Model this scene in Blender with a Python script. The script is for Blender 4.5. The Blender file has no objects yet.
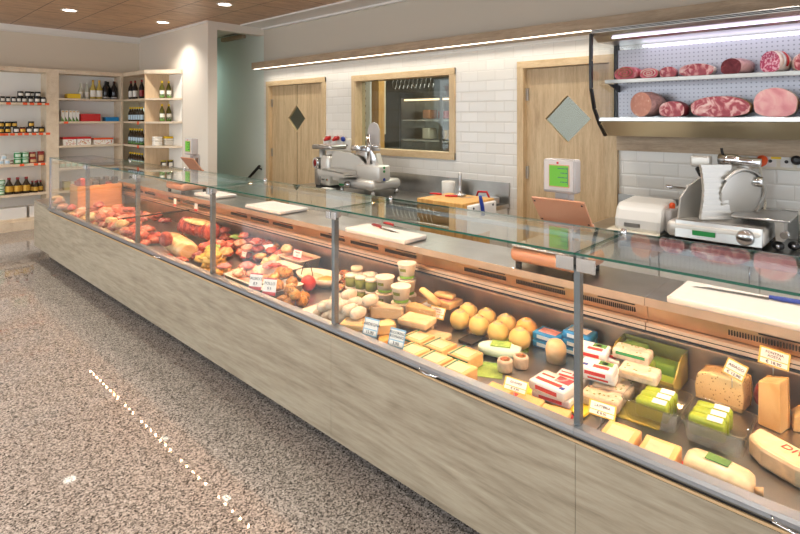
import bpy, bmesh, math, random
from mathutils import Vector, Matrix, noise
random.seed(7)
sc = bpy.context.scene
COL = sc.collection
PI = math.pi
# ------------------------------------------------------------------ camera, world, exposure
CX, CZ, FPX, HV = 400.0, 1.65, 532.0, 118.0
YAW = math.atan2(.6845, .729)
FWD = Vector((.729, .6845, 0)); RGT = Vector((.6845, -.729, 0))
cam = bpy.data.cameras.new('camera'); cam.lens = 36*FPX/800; cam.sensor_width = 36
cam.shift_y = -(267-HV)/800; cam.clip_start = .05; cam.clip_end = 200
camo = bpy.data.objects.new('camera', cam); COL.objects.link(camo)
camo.location = (0, 0, CZ); camo.rotation_euler = (PI/2, 0, YAW-PI/2); sc.camera = camo
sc.view_settings.view_transform = 'Standard'; sc.view_settings.look = 'None'
sc.view_settings.gamma = 1; sc.view_settings.use_curve_mapping = False
sc.view_settings.exposure = EXPO = 0.04
sc.cycles.max_bounces = 9; sc.cycles.diffuse_bounces = 4; sc.cycles.glossy_bounces = 4
sc.cycles.transparent_max_bounces = 24; sc.cycles.transmission_bounces = 6
sc.cycles.use_denoising = True; sc.cycles.sample_clamp_indirect = 6
sc.cycles.caustics_reflective = False; sc.cycles.caustics_refractive = False
wd = bpy.data.worlds.new('world'); sc.world = wd; wd.use_nodes = True
wd.node_tree.nodes['Background'].inputs[0].default_value = (.75, .85, 1, 1)
wd.node_tree.nodes['Background'].inputs[1].default_value = 1.6

def area(name, loc, size, sizey, power, col=(1, 1, 1), rot=(0, 0, 0), shape='RECTANGLE', spread=None):
    l = bpy.data.lights.new(name, 'AREA'); l.shape = shape; l.size = size
    if shape == 'RECTANGLE': l.size_y = sizey
    l.energy = power; l.color = col
    if spread: l.spread = spread
    o = bpy.data.objects.new(name, l); COL.objects.link(o); o.location = loc; o.rotation_euler = rot
    return o
# added daylight fill at unseen openings, the window lamp stretched for the far wall
area('shop_daylight_fill', (-2.12, 4.5, 1.55), 2.3, 9.6, 118, (.93, .96, 1), (0, -PI/2, 0))
area('near_daylight_fill', (1.2, -2.9, 1.5), 5.5, 2.4, 42, (1, .96, .92), (PI/2, 0, 0))
# ceiling downlights: lamps sit right under their fixtures, on the 1.2 x 1.8 m grid
DOWN = [(x, y) for x in (-1.5, -.3, 2.1, 3.3) for y in (-1.14, .66, 2.46, 4.26, 6.06, 7.86)]
for i, (x, y) in enumerate(DOWN):
    area('downlight_lamp', (x, y, 3.025), .14, 0, 11, (1, .93, .84), shape='DISK', spread=math.radians(112))
# warm light of the display case comes from the small LEDs of its lamp strips (built with the counter)
area('beam_lamp', (4.47, 3.0, 2.378), .03, 8.2, 26, (1, .93, .82), (0, math.radians(25), 0))
area('passage_lamp', (4.0, 9.6, 2.2), 1.2, 1.8, 9, (.72, 1, .92), (0, math.radians(-50), 0))
area('back_room_lamp', (6.2, 4.0, 2.75), 1.6, 3.5, 95, (1, .97, .88))
# ------------------------------------------------------------------ materials
MATS = {}
def newmat(name):
    m = bpy.data.materials.new(name); m.use_nodes = True
    nt = m.node_tree; b = nt.nodes['Principled BSDF']; MATS[name] = m
    return m, nt, b
def srgb(c):
    return tuple(((x/255)/12.92 if x/255 <= .04045 else ((x/255+.055)/1.055)**2.4) for x in c)+(1,)
def link(nt, a, ao, b, bi): nt.links.new(a.outputs[ao], b.inputs[bi])
def coords(nt, scale=(1, 1, 1), rot=(0, 0, 0), loc=(0, 0, 0), kind='Object'):
    t = nt.nodes.new('ShaderNodeTexCoord'); mp = nt.nodes.new('ShaderNodeMapping')
    mp.inputs['Scale'].default_value = scale; mp.inputs['Rotation'].default_value = rot; mp.inputs['Location'].default_value = loc
    link(nt, t, kind, mp, 'Vector'); return mp
def ramp(nt, stops):
    r = nt.nodes.new('ShaderNodeValToRGB'); e = r.color_ramp.elements
    while len(e) < len(stops): e.new(.5)
    for k, (p, c) in enumerate(stops): e[k].position = p; e[k].color = c
    return r
def bumpn(nt, b, src, so, strength=.2, dist=.01):
    n = nt.nodes.new('ShaderNodeBump'); n.inputs['Strength'].default_value = strength; n.inputs['Distance'].default_value = dist
    link(nt, src, so, n, 'Height'); link(nt, n, 'Normal', b, 'Normal')
def plain(name, c, rough=.5, metal=0, spec=.5, var=0, vscale=8, bump=0, coat=0):
    m, nt, b = newmat(name)
    b.inputs['Base Color'].default_value = srgb(c); b.inputs['Roughness'].default_value = rough
    b.inputs['Metallic'].default_value = metal; b.inputs['Specular IOR Level'].default_value = spec
    b.inputs['Coat Weight'].default_value = coat
    if var or bump:
        mp = coords(nt); n = nt.nodes.new('ShaderNodeTexNoise'); n.inputs['Scale'].default_value = vscale
        n.inputs['Detail'].default_value = 4; link(nt, mp, 'Vector', n, 'Vector')
        if var:
            lo = srgb([max(0, x*(1-var)) for x in c]); hi = srgb([min(255, x*(1+var)) for x in c])
            r = ramp(nt, [(.3, lo), (.7, hi)]); link(nt, n, 'Fac', r, 'Fac'); link(nt, r, 'Color', b, 'Base Color')
        if bump: bumpn(nt, b, n, 'Fac', bump, .01)
    return m
def wood(name, cs, scale=(1, 1, 1), rough=.45, fine=22, big=2.2, contrast=(.32, .68), ksp=0):
    """cs: dark, mid, light; scale stretches the grain (small value = long grain along that axis)"""
    m, nt, b = newmat(name); mp = coords(nt, scale)
    n1 = nt.nodes.new('ShaderNodeTexNoise'); n1.inputs['Scale'].default_value = big; n1.inputs['Detail'].default_value = 5; n1.inputs['Distortion'].default_value = 1.2
    n2 = nt.nodes.new('ShaderNodeTexNoise'); n2.inputs['Scale'].default_value = fine; n2.inputs['Detail'].default_value = 8; n2.inputs['Roughness'].default_value = .7
    link(nt, mp, 'Vector', n1, 'Vector'); link(nt, mp, 'Vector', n2, 'Vector')
    mx = nt.nodes.new('ShaderNodeMix'); mx.inputs['Factor'].default_value = .5
    link(nt, n1, 'Fac', mx, 'A'); link(nt, n2, 'Fac', mx, 'B')
    r = ramp(nt, [(contrast[0], srgb(cs[0])), (.5, srgb(cs[1])), (contrast[1], srgb(cs[2]))])
    nt.links.new(mx.outputs[0], r.inputs['Fac']); link(nt, r, 'Color', b, 'Base Color')
    b.inputs['Roughness'].default_value = rough; bumpn(nt, b, n2, 'Fac', .08, .004)
    return m
wood('oak', [(176, 146, 108), (205, 178, 138), (222, 198, 160)], (8, 8, .7), .45)
wood('oak_frame', [(190, 160, 118), (212, 184, 142), (226, 202, 162)], (5, .9, 5), .45)
wood('oak_frame_up', [(190, 160, 118), (212, 184, 142), (226, 202, 162)], (6, 6, .8), .45)
wood('oak_grey', [(150, 126, 100), (176, 152, 124), (196, 174, 146)], (6, .7, 6), .5)
wood('shelf_wood', [(200, 178, 150), (222, 203, 176), (234, 218, 194)], (3, 3, 3), .5, contrast=(.3, .7))
wood('panel_wood', [(198, 168, 132), (216, 188, 152), (228, 204, 170)], (7, 7, .6), .5)
wood('butcher_wood', [(176, 120, 52), (214, 160, 84), (230, 184, 110)], (14, 14, 1.2), .5)
wood('bin_wood', [(176, 112, 60), (206, 142, 84), (222, 164, 106)], (2, 2, 12), .5)
def counter_wood():
    m, nt, b = newmat('counter_wood'); mp = coords(nt, (1, .22, 1.7), (math.radians(-7), 0, 0))
    n0 = nt.nodes.new('ShaderNodeTexNoise'); n0.inputs['Scale'].default_value = 2.6; n0.inputs['Detail'].default_value = 3; n0.inputs['Distortion'].default_value = .6
    link(nt, mp, 'Vector', n0, 'Vector')
    mul = nt.nodes.new('ShaderNodeMath'); mul.operation = 'MULTIPLY'; mul.inputs[1].default_value = 11; link(nt, n0, 'Fac', mul, 0)
    fr = nt.nodes.new('ShaderNodeMath'); fr.operation = 'PINGPONG'; fr.inputs[1].default_value = 1; link(nt, mul, 0, fr, 0)
    mp2 = coords(nt, (6, 1.5, 17), (math.radians(-4), 0, 0)); n2 = nt.nodes.new('ShaderNodeTexNoise'); n2.inputs['Scale'].default_value = 3; n2.inputs['Detail'].default_value = 8; n2.inputs['Roughness'].default_value = .7
    link(nt, mp2, 'Vector', n2, 'Vector')
    mx = nt.nodes.new('ShaderNodeMix'); mx.inputs['Factor'].default_value = .84
    link(nt, fr, 0, mx, 'A'); link(nt, n2, 'Fac', mx, 'B')
    r = ramp(nt, [(.25, srgb((128, 116, 97))), (.5, srgb((160, 148, 127))), (.75, srgb((180, 170, 149)))])
    nt.links.new(mx.outputs[0], r.inputs['Fac']); link(nt, r, 'Color', b, 'Base Color')
    b.inputs['Roughness'].default_value = .42; bumpn(nt, b, n2, 'Fac', .06, .003)
counter_wood()
def tile_mat():
    m, nt, b = newmat('white_tile'); t = nt.nodes.new('ShaderNodeTexCoord'); s = nt.nodes.new('ShaderNodeSeparateXYZ'); c = nt.nodes.new('ShaderNodeCombineXYZ')
    link(nt, t, 'Object', s, 0); link(nt, s, 'Y', c, 'X'); link(nt, s, 'Z', c, 'Y')
    def brick(ms, sm):
        k = nt.nodes.new('ShaderNodeTexBrick'); k.inputs['Scale'].default_value = 1; k.inputs['Brick Width'].default_value = .214
        k.inputs['Row Height'].default_value = .107; k.inputs['Mortar Size'].default_value = ms; k.inputs['Mortar Smooth'].default_value = sm
        link(nt, c, 0, k, 'Vector'); return k
    k = brick(.0022, .2); k.inputs['Color1'].default_value = srgb((236, 232, 224)); k.inputs['Color2'].default_value = srgb((230, 226, 217))
    k.inputs['Mortar'].default_value = srgb((218, 213, 204)); link(nt, k, 'Color', b, 'Base Color')
    k2 = brick(.013, 1); inv = nt.nodes.new('ShaderNodeMath'); inv.operation = 'SUBTRACT'; inv.inputs[0].default_value = 1
    link(nt, k2, 'Fac', inv, 1); bumpn(nt, b, inv, 0, .35, .004)
    b.inputs['Roughness'].default_value = .12
tile_mat()
def ceil_mat():
    m, nt, b = newmat('ceiling_tile'); mp = coords(nt, (1, 1, 1), loc=(0, -.36, 0))
    k = nt.nodes.new('ShaderNodeTexBrick'); k.offset = 0; k.inputs['Scale'].default_value = 1; k.inputs['Brick Width'].default_value = .6; k.inputs['Row Height'].default_value = .6
    k.inputs['Mortar Size'].default_value = .006; k.inputs['Mortar'].default_value = srgb((92, 66, 46)); k.inputs['Color1'].default_value = (.9, .9, .9, 1); k.inputs['Color2'].default_value = (1, 1, 1, 1)
    link(nt, mp, 'Vector', k, 'Vector')
    mp2 = coords(nt, (2, 9, 1)); n = nt.nodes.new('ShaderNodeTexNoise'); n.inputs['Scale'].default_value = 2.5; n.inputs['Detail'].default_value = 7; n.inputs['Roughness'].default_value = .65
    link(nt, mp2, 'Vector', n, 'Vector'); r = ramp(nt, [(.32, srgb((164, 128, 96))), (.5, srgb((192, 156, 122))), (.7, srgb((212, 180, 146)))]); link(nt, n, 'Fac', r, 'Fac')
    mx = nt.nodes.new('ShaderNodeMix'); mx.data_type = 'RGBA'; mx.blend_type = 'MULTIPLY'; mx.inputs[0].default_value = 1
    nt.links.new(r.outputs[0], mx.inputs[6]); nt.links.new(k.outputs['Color'], mx.inputs[7]); nt.links.new(mx.outputs[2], b.inputs['Base Color'])
    b.inputs['Roughness'].default_value = .4
ceil_mat()
def floor_mat():
    m, nt, b = newmat('granite_floor'); mp = coords(nt)
    v = nt.nodes.new('ShaderNodeTexVoronoi'); v.inputs['Scale'].default_value = 150; link(nt, mp, 'Vector', v, 'Vector')
    n = nt.nodes.new('ShaderNodeTexNoise'); n.inputs['Scale'].default_value = 90; n.inputs['Detail'].default_value = 3; link(nt, mp, 'Vector', n, 'Vector')
    s = nt.nodes.new('ShaderNodeSeparateColor'); link(nt, v, 'Color', s, 0)
    r = ramp(nt, [(0, srgb((60, 55, 51))), (.2, srgb((106, 99, 92))), (.4, srgb((148, 138, 129))), (.62, srgb((178, 167, 157))), (.85, srgb((206, 196, 187)))]); r.color_ramp.interpolation = 'CONSTANT'
    mx = nt.nodes.new('ShaderNodeMix'); mx.inputs['Factor'].default_value = .3; link(nt, s, 0, mx, 'A'); link(nt, n, 'Fac', mx, 'B')
    nt.links.new(mx.outputs[0], r.inputs['Fac']); link(nt, r, 'Color', b, 'Base Color'); b.inputs['Roughness'].default_value = .22
    n3 = nt.nodes.new('ShaderNodeTexNoise'); n3.inputs['Scale'].default_value = 2.5; link(nt, mp, 'Vector', n3, 'Vector')
    mr = nt.nodes.new('ShaderNodeMapRange'); mr.inputs['To Min'].default_value = .018; mr.inputs['To Max'].default_value = .035; link(nt, n3, 'Fac', mr, 'Value'); link(nt, mr, 0, b, 'Roughness')
floor_mat()
def glass_mat(name, tint=(.93, .98, .96), ior=1.5, rough=0.0):
    m = bpy.data.materials.new(name); m.use_nodes = True; nt = m.node_tree; nt.nodes.clear(); MATS[name] = m
    out = nt.nodes.new('ShaderNodeOutputMaterial'); tr = nt.nodes.new('ShaderNodeBsdfTransparent'); tr.inputs[0].default_value = tint+(1,)
    gl = nt.nodes.new('ShaderNodeBsdfGlossy'); gl.inputs['Roughness'].default_value = rough; gl.inputs[0].default_value = (1, 1, 1, 1)
    fr = nt.nodes.new('ShaderNodeFresnel'); mx = nt.nodes.new('ShaderNodeMixShader')
    ge = nt.nodes.new('ShaderNodeNewGeometry'); io = nt.nodes.new('ShaderNodeMix'); io.inputs[2].default_value = ior; io.inputs[3].default_value = 1/ior
    link(nt, ge, 'Backfacing', io, 0); link(nt, io, 0, fr, 0)
    link(nt, fr, 0, mx, 0); link(nt, tr, 0, mx, 1); link(nt, gl, 0, mx, 2); link(nt, mx, 0, out, 0)
    return m
glass_mat('clear_glass', (.985, .995, .99), 1.35); glass_mat('top_glass', (.955, .985, .972), 1.55); glass_mat('window_glass', (.86, .9, .87), 1.45)
glass_mat('film', (.97, .97, .97), 1.5, .05); glass_mat('bottle_glass', (.9, .95, .9), 1.45, .02)
def emis(name, c, s):
    m, nt, b = newmat(name); m.cycles.emission_sampling = 'FRONT'; b.inputs['Base Color'].default_value = (0, 0, 0, 1); b.inputs['Emission Color'].default_value = srgb(c); b.inputs['Emission Strength'].default_value = s; return m
emis('lamp_glow', (255, 246, 230), 9); emis('strip_glow', (255, 243, 220), 5); emis('cool_glow', (236, 226, 255), 2.6)
emis('warm_glow', (255, 214, 170), 3); emis('lcd_green', (118, 200, 40), .75); emis('street_glow', (215, 228, 235), 2.0); emis('spark', (255, 182, 122), 1400)
plain('wall_white', (226, 217, 203), .75, bump=.03, vscale=40); plain('wall_beige', (224, 213, 194), .75); plain('wall_cool', (216, 222, 212), .7)
plain('wall_upper', (206, 196, 180), .75); plain('moulding', (236, 232, 226), .5); plain('white_back', (240, 237, 230), .6)
plain('steel', (190, 188, 184), .28, 1, var=.06, vscale=5); plain('steel_bright', (215, 215, 215), .18, 1); plain('steel_warm_lit', (214, 180, 150), .38, 1, var=.05); plain('post_metal', (118, 122, 124), .4, .9)  # the warm steel carries orange lamp bounce in its base colour
plain('aluminium', (164, 170, 176), .4, 1); plain('housing_steel', (206, 192, 160), .3, .8); plain('bezel', (212, 202, 196), .45); plain('cast_alu', (212, 208, 200), .36, .55); plain('dark_metal', (46, 44, 44), .4, .6); plain('black', (22, 21, 22), .35)
plain('rubber', (26, 26, 26), .6); plain('green_edge', (18, 92, 74), .12, 0, .8); plain('slot', (38, 26, 20), .6); plain('chrome', (225, 225, 228), .08, 1)
plain('board_plastic', (222, 214, 204), .45); plain('white_plastic', (228, 225, 218), .35); plain('cream_plastic', (228, 220, 200), .4); plain('grey_plastic', (176, 170, 166), .4); plain('paper', (240, 236, 226), .6)
plain('salmon_metal', (206, 150, 118), .35, .25); plain('orange', (238, 92, 40), .45); plain('red', (196, 32, 30), .4); plain('deep_red', (140, 24, 26), .4)  # salmon on the scales is warm reflected light put into their steel colour
plain('yellow', (236, 200, 30), .45); plain('blue', (24, 130, 190), .45); plain('dark_blue', (30, 60, 150), .45); plain('green', (40, 140, 70), .45); plain('lime', (170, 186, 40), .4)
plain('olive_card', (176, 160, 64), .6); plain('card_brown', (202, 168, 124), .7); plain('pink', (222, 130, 130), .45)
plain('dark_floor', (88, 72, 58), .5); plain('plinth', (72, 66, 62), .5); plain('ink', (30, 28, 30), .6); plain('pcb_board', (236, 232, 226), .4)
plain('room_grey', (150, 146, 134), .7); plain('foliage', (90, 130, 60), .8, var=.3); plain('asphalt', (120, 120, 120), .9)

# ------------------------------------------------------------------ mesh builder
class MB:
    def __init__(s): s.v = []; s.f = []; s.mi = []; s.sm = []; s.M = Matrix.Identity(4); s.m = 0; s.smooth = False
    def add(s, vs, fs, m=None, smooth=None):
        o = len(s.v); s.v += [tuple(s.M @ Vector(p)) for p in vs]
        for f in fs: s.f.append([i+o for i in f]); s.mi.append(s.m if m is None else m); s.sm.append(s.smooth if smooth is None else smooth)
        return s
    def at(s, loc=(0, 0, 0), rz=0, rx=0, ry=0, sc_=1):
        s.M = Matrix.Translation(loc) @ Matrix.Rotation(rz, 4, 'Z') @ Matrix.Rotation(ry, 4, 'Y') @ Matrix.Rotation(rx, 4, 'X') @ Matrix.Scale(sc_, 4); return s
    def box(s, x0, x1, y0, y1, z0, z1, m=None):
        v = [(x0, y0, z0), (x1, y0, z0), (x1, y1, z0), (x0, y1, z0), (x0, y0, z1), (x1, y0, z1), (x1, y1, z1), (x0, y1, z1)]
        return s.add(v, [(0, 3, 2, 1), (4, 5, 6, 7), (0, 1, 5, 4), (1, 2, 6, 5), (2, 3, 7, 6), (3, 0, 4, 7)], m, False)
    def rbox(s, x0, x1, y0, y1, z0, z1, r=.01, m=None, seg=3, smooth=True):
        """box with rounded vertical and horizontal edges, as stacked rounded rectangles"""
        hx, hy = (x1-x0)/2, (y1-y0)/2; cx, cy = (x0+x1)/2, (y0+y1)/2; r = min(r, hx*.98, hy*.98, (z1-z0)/2*.98)
        levels = []
        for k in range(seg+1):
            a = PI/2*k/seg; levels.append((z0+r*(1-math.sin(a)), r*(1-math.cos(a))))
        levels = levels[::1]; levels = [(z0+r*(1-math.cos(PI/2*k/seg)), r*(1-math.sin(PI/2*k/seg))) for k in range(seg+1)]
        levels += [(z1-(z-z0), i) for z, i in levels[::-1]]
        rings = []
        for z, ins in levels:
            ring = []
            for qx, qy, a0 in ((1, 1, 0), (-1, 1, PI/2), (-1, -1, PI), (1, -1, 1.5*PI)):
                for k in range(seg+1):
                    a = a0+PI/2*k/seg; rr = max(r-ins, 1e-4)
                    ring.append((cx+qx*(hx-r)+rr*math.cos(a), cy+qy*(hy-r)+rr*math.sin(a), z))
            rings.append(ring)
        return s.rings(rings, True, True, m, smooth)
    def rings(s, rings, cap0=True, cap1=True, m=None, smooth=True, closed=True):
        n = len(rings[0]); v = [p for r in rings for p in r]; f = []
        for i in range(len(rings)-1):
            for j in range(n if closed else n-1):
                a, b = i*n+j, i*n+(j+1) % n; f.append((a, b, b+n, a+n))
        s.add(v, f, m, smooth)
        if cap0: s.add(rings[0], [tuple(range(n))[::-1]], m, False)
        if cap1: s.add(rings[-1], [tuple(range(n))], m, False)
        return s
    def lathe(s, prof, n=16, m=None, smooth=True, axis='Z', caps=True):
        rs = []
        for r, z in prof:
            ring = []
            for k in range(n):
                a = 2*PI*k/n; p = (r*math.cos(a), r*math.sin(a), z)
                if axis == 'X': p = (p[2], p[0], p[1])
                if axis == 'Y': p = (p[1], p[2], p[0])
                ring.append(p)
            rs.append(ring)
        return s.rings(rs, caps and prof[0][0] > 1e-5, caps and prof[-1][0] > 1e-5, m, smooth)
    def tube(s, pts, r, n=8, m=None, smooth=True, caps=True):
        pts = [Vector(p) for p in pts]; rs = []; up = Vector((0, 0, 1))
        rad = r if isinstance(r, (list, tuple)) else [r]*len(pts)
        d0 = (pts[1]-pts[0]).normalized(); u = d0.cross(up if abs(d0.z) < .9 else Vector((1, 0, 0))).normalized()
        for i, p in enumerate(pts):
            d = ((pts[min(i+1, len(pts)-1)]-pts[max(i-1, 0)])).normalized()
            u = (u-d*u.dot(d)).normalized(); w = d.cross(u)
            rs.append([tuple(p+u*rad[i]*math.cos(2*PI*k/n)+w*rad[i]*math.sin(2*PI*k/n)) for k in range(n)])
        return s.rings(rs, caps, caps, m, smooth)
    def prism(s, poly, z0, z1, m=None, plane='XY', smooth=False):
        def P(a, b, c): return {'XY': (a, b, c), 'XZ': (a, c, b), 'YZ': (c, a, b)}[plane]
        n = len(poly); v = [P(a, b, z0) for a, b in poly]+[P(a, b, z1) for a, b in poly]
        f = [tuple(range(n))[::-1], tuple(range(n, 2*n))]+[(i, (i+1) % n, (i+1) % n+n, i+n) for i in range(n)]
        return s.add(v, f, m, smooth)
    def blob(s, c, r, n=14, k=9, amp=.12, freq=3, seed=0, m=None, pw=1.0, squash=0):
        """noisy ellipsoid; squash flattens the underside"""
        v = []; f = []
        for i in range(k+1):
            th = PI*i/k
            for j in range(n):
                ph = 2*PI*j/n; d = Vector((math.sin(th)*math.cos(ph), math.sin(th)*math.sin(ph), math.cos(th)))
                e = Vector([math.copysign(abs(q)**pw, q) for q in d])
                g = 1+amp*noise.noise(d*freq+Vector((seed*3.1, seed*1.7, seed)))
                z = e.z*r[2]*g
                if squash and z < 0: z *= (1-squash)
                v.append((c[0]+e.x*r[0]*g, c[1]+e.y*r[1]*g, c[2]+z))
        for i in range(k):
            for j in range(n):
                a, b = i*n+j, i*n+(j+1) % n; f.append((a, a+n, b+n, b))
        return s.add(v, f, m, True)
    def build(s, name, mats, parent=None, bevel=0, fix=True):
        me = bpy.data.meshes.new(name)
        if not isinstance(mats, (list, tuple)): mats = [mats]
        me.from_pydata(s.v, [], s.f)
        for m in mats: me.materials.append(MATS[m] if isinstance(m, str) else m)
        for p, mi, sm in zip(me.polygons, s.mi, s.sm): p.material_index = min(mi, len(mats)-1); p.use_smooth = sm
        if fix:
            bm = bmesh.new(); bm.from_mesh(me); bmesh.ops.remove_doubles(bm, verts=bm.verts, dist=1e-5); bmesh.ops.recalc_face_normals(bm, faces=bm.faces); bm.to_mesh(me); bm.free()
        o = bpy.data.objects.new(name, me); COL.objects.link(o)
        if parent: o.parent = parent
        if bevel:
            b = o.modifiers.new('bevel', 'BEVEL'); b.width = bevel; b.segments = 2; b.limit_method = 'ANGLE'
        return o
def empty(name, loc=(0, 0, 0), rz=0, label=None, cat=None, group=None, scale=1):
    o = bpy.data.objects.new(name, None); COL.objects.link(o); o.location = loc; o.rotation_euler = (0, 0, rz); o.scale = (scale,)*3
    return tag(o, label, cat, group)
def tag(o, label=None, cat=None, group=None, kind=None):
    if label: o['label'] = label
    if cat: o['category'] = cat
    if group: o['group'] = group
    if kind: o['kind'] = kind
    return o
def struct(o): o['kind'] = 'structure'; return o
def dup(root, loc, rz=0, label=None, group=None, scale=None):
    r = root.copy(); COL.objects.link(r); r.location = loc; r.rotation_euler = (0, 0, rz)
    if scale: r.scale = (scale,)*3
    if label: r['label'] = label
    if group: r['group'] = group
    for ch in list(root.children):
        c = ch.copy(); COL.objects.link(c); c.parent = r
        for g in list(ch.children):
            d = g.copy(); COL.objects.link(d); d.parent = c
    return r
def text(body, size, loc, rot, m, parent=None, name='lettering', align='CENTER', ext=.0004, sx=1):
    cu = bpy.data.curves.new(name, 'FONT'); cu.body = body; cu.size = size; cu.align_x = align; cu.align_y = 'CENTER'; cu.extrude = ext; cu.resolution_u = 2
    cu.materials.append(MATS[m]); o = bpy.data.objects.new(name, cu); COL.objects.link(o); o.location = loc; o.rotation_euler = rot; o.scale = (sx, 1, 1)
    me = bpy.data.meshes.new_from_object(o); me.materials.clear(); me.materials.append(MATS[m]); q = bpy.data.objects.new(name, me); COL.objects.link(q); bpy.data.objects.remove(o)
    q.location = loc; q.rotation_euler = rot; q.scale = (sx, 1, 1)
    if parent: q.parent = parent
    return q
def onplane(u, v, z):
    """point of the horizontal plane at height z seen at (u, v) of the 800 x 534 photograph"""
    d = FPX*(CZ-z)/(v-HV); p = FWD*d+RGT*((u-CX)/FPX*d); return (p.x, p.y, z)
def onY(u, y, v=None):
    t = (u-CX)/FPX; x = y*(.729+.6845*t)/(.6845-.729*t); d = .729*x+.6845*y
    return x, (CZ-(v-HV)*d/FPX if v is not None else None)
def onX(u, x, v=None):
    t = (u-CX)/FPX; y = x*(.6845-.729*t)/(.729+.6845*t); d = .729*x+.6845*y
    return y, (CZ-(v-HV)*d/FPX if v is not None else None)
ORD = ['first', 'second', 'third', 'fourth', 'fifth', 'sixth', 'seventh', 'eighth', 'ninth', 'tenth', 'eleventh', 'twelfth']
# ------------------------------------------------------------------ room shell
XW = 4.6            # tiled wall
ZC = 3.05           # ceiling
def sbox(name, m, *a):
    return struct(MB().box(*a).build(name, m))
sbox('floor', 'granite_floor', -2.3, 8.2, -3.1, 12.2, -.1, 0)
sbox('ceiling', 'ceiling_tile', -2.3, 4.2, -3.1, 9.8, ZC, ZC+.1)
sbox('ceiling_border', 'moulding', 4.2, XW, -3.1, 7.236, ZC-.005, ZC+.1)
sbox('ceiling_passage', 'wall_white', 3.82, XW+.1, 7.3, 12.2, ZC, ZC+.1)
mb = MB(); mb.box(4.17, 4.2, -3.1, 7.2, ZC-.022, ZC); mb.box(XW-.05, XW, -3.1, 7.236, ZC-.03, ZC-.005)
struct(mb.build('trim_1', 'moulding'))
# left (far) wall behind the shelving, with cornice
sbox('wall_left', 'wall_beige', -2.3, 3.82, 9.75, 9.9, 0, ZC)
mb = MB(); mb.prism([(9.75, 2.95), (9.75, ZC), (9.66, ZC), (9.67, 3.02), (9.71, 2.97)], -2.2, 3.68, plane='YZ'); struct(mb.build('trim_2', 'moulding'))
# side wall of the passage, header
sbox('wall_passage', 'wall_white', 3.68, 3.82, 7.236, 12.2, 0, ZC)
struct(MB().box(3.655, 3.68, 7.236, 9.66, ZC-.03, ZC).build('trim_3', 'moulding'))
sbox('wall_header', 'wall_white', 3.82, XW, 7.236, 7.36, 2.935, ZC)
sbox('wall_passage_back', 'wall_cool', 3.82, XW+.1, 12.1, 12.2, 0, ZC)
sbox('wall_passage_right', 'wall_cool', XW, XW+.12, 7.236, 12.2, 0, ZC)
# tiled wall with openings: door 1 (double), window, door 2, and the painted upper wall
D1 = (onX(326, XW)[0]+.0, onX(267, XW)[0]); W1 = (onX(455.6, XW)[0], onX(352.4, XW)[0]); D2 = (onX(618, XW)[0], onX(518, XW)[0])
ZD = 2.2; ZW0, ZW1 = onX(455.6, XW, 160)[1], onX(455.6, XW, 67.6)[1]
ZB0, ZB1 = 2.392, 2.49
print('D1', D1, 'W1', W1, 'D2', D2, 'ZW', ZW0, ZW1)
WT = .16
mb = MB()
ys = [-3.1, D2[0], D2[1], W1[0], W1[1], D1[0], D1[1], 7.236]
mb.box(XW, XW+WT, ys[0], ys[1], 0, 2.46); mb.box(XW, XW+WT, ys[2], ys[3], 0, 2.46); mb.box(XW, XW+WT, ys[4], ys[5], 0, 2.46); mb.box(XW, XW+WT, ys[6], ys[7], 0, 2.46)
mb.box(XW, XW+WT, ys[1], ys[2], ZD-.03, 2.46); mb.box(XW, XW+WT, ys[5], ys[6], ZD-.03, 2.46)
mb.box(XW, XW+WT, ys[3], ys[4], 0, ZW0+.03); mb.box(XW, XW+WT, ys[3], ys[4], ZW1-.03, 2.46)
struct(mb.build('wall_tiled', 'white_tile'))
sbox('wall_upper', 'wall_upper', XW, XW+WT, -3.1, 7.236, 2.46, ZC)
# window frame and glass
fw = .075
mb = MB()
mb.box(XW-.02, XW+WT, W1[0], W1[0]+fw, ZW0, ZW1); mb.box(XW-.02, XW+WT, W1[1]-fw, W1[1], ZW0, ZW1)
fr = MB().box(XW-.022, XW+WT, W1[0], W1[1], ZW1-fw, ZW1+.0).box(XW-.022, XW+WT, W1[0], W1[1], ZW0, ZW0+fw)
w = struct(mb.build('window_1', 'oak_frame_up', bevel=.002)); fr.build('window_frame', 'oak_frame', w, bevel=.002)
MB().box(XW+.10, XW+.106, W1[0]+fw, W1[1]-fw, ZW0+fw, ZW1-fw).build('window_pane', 'window_glass', w)
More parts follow.
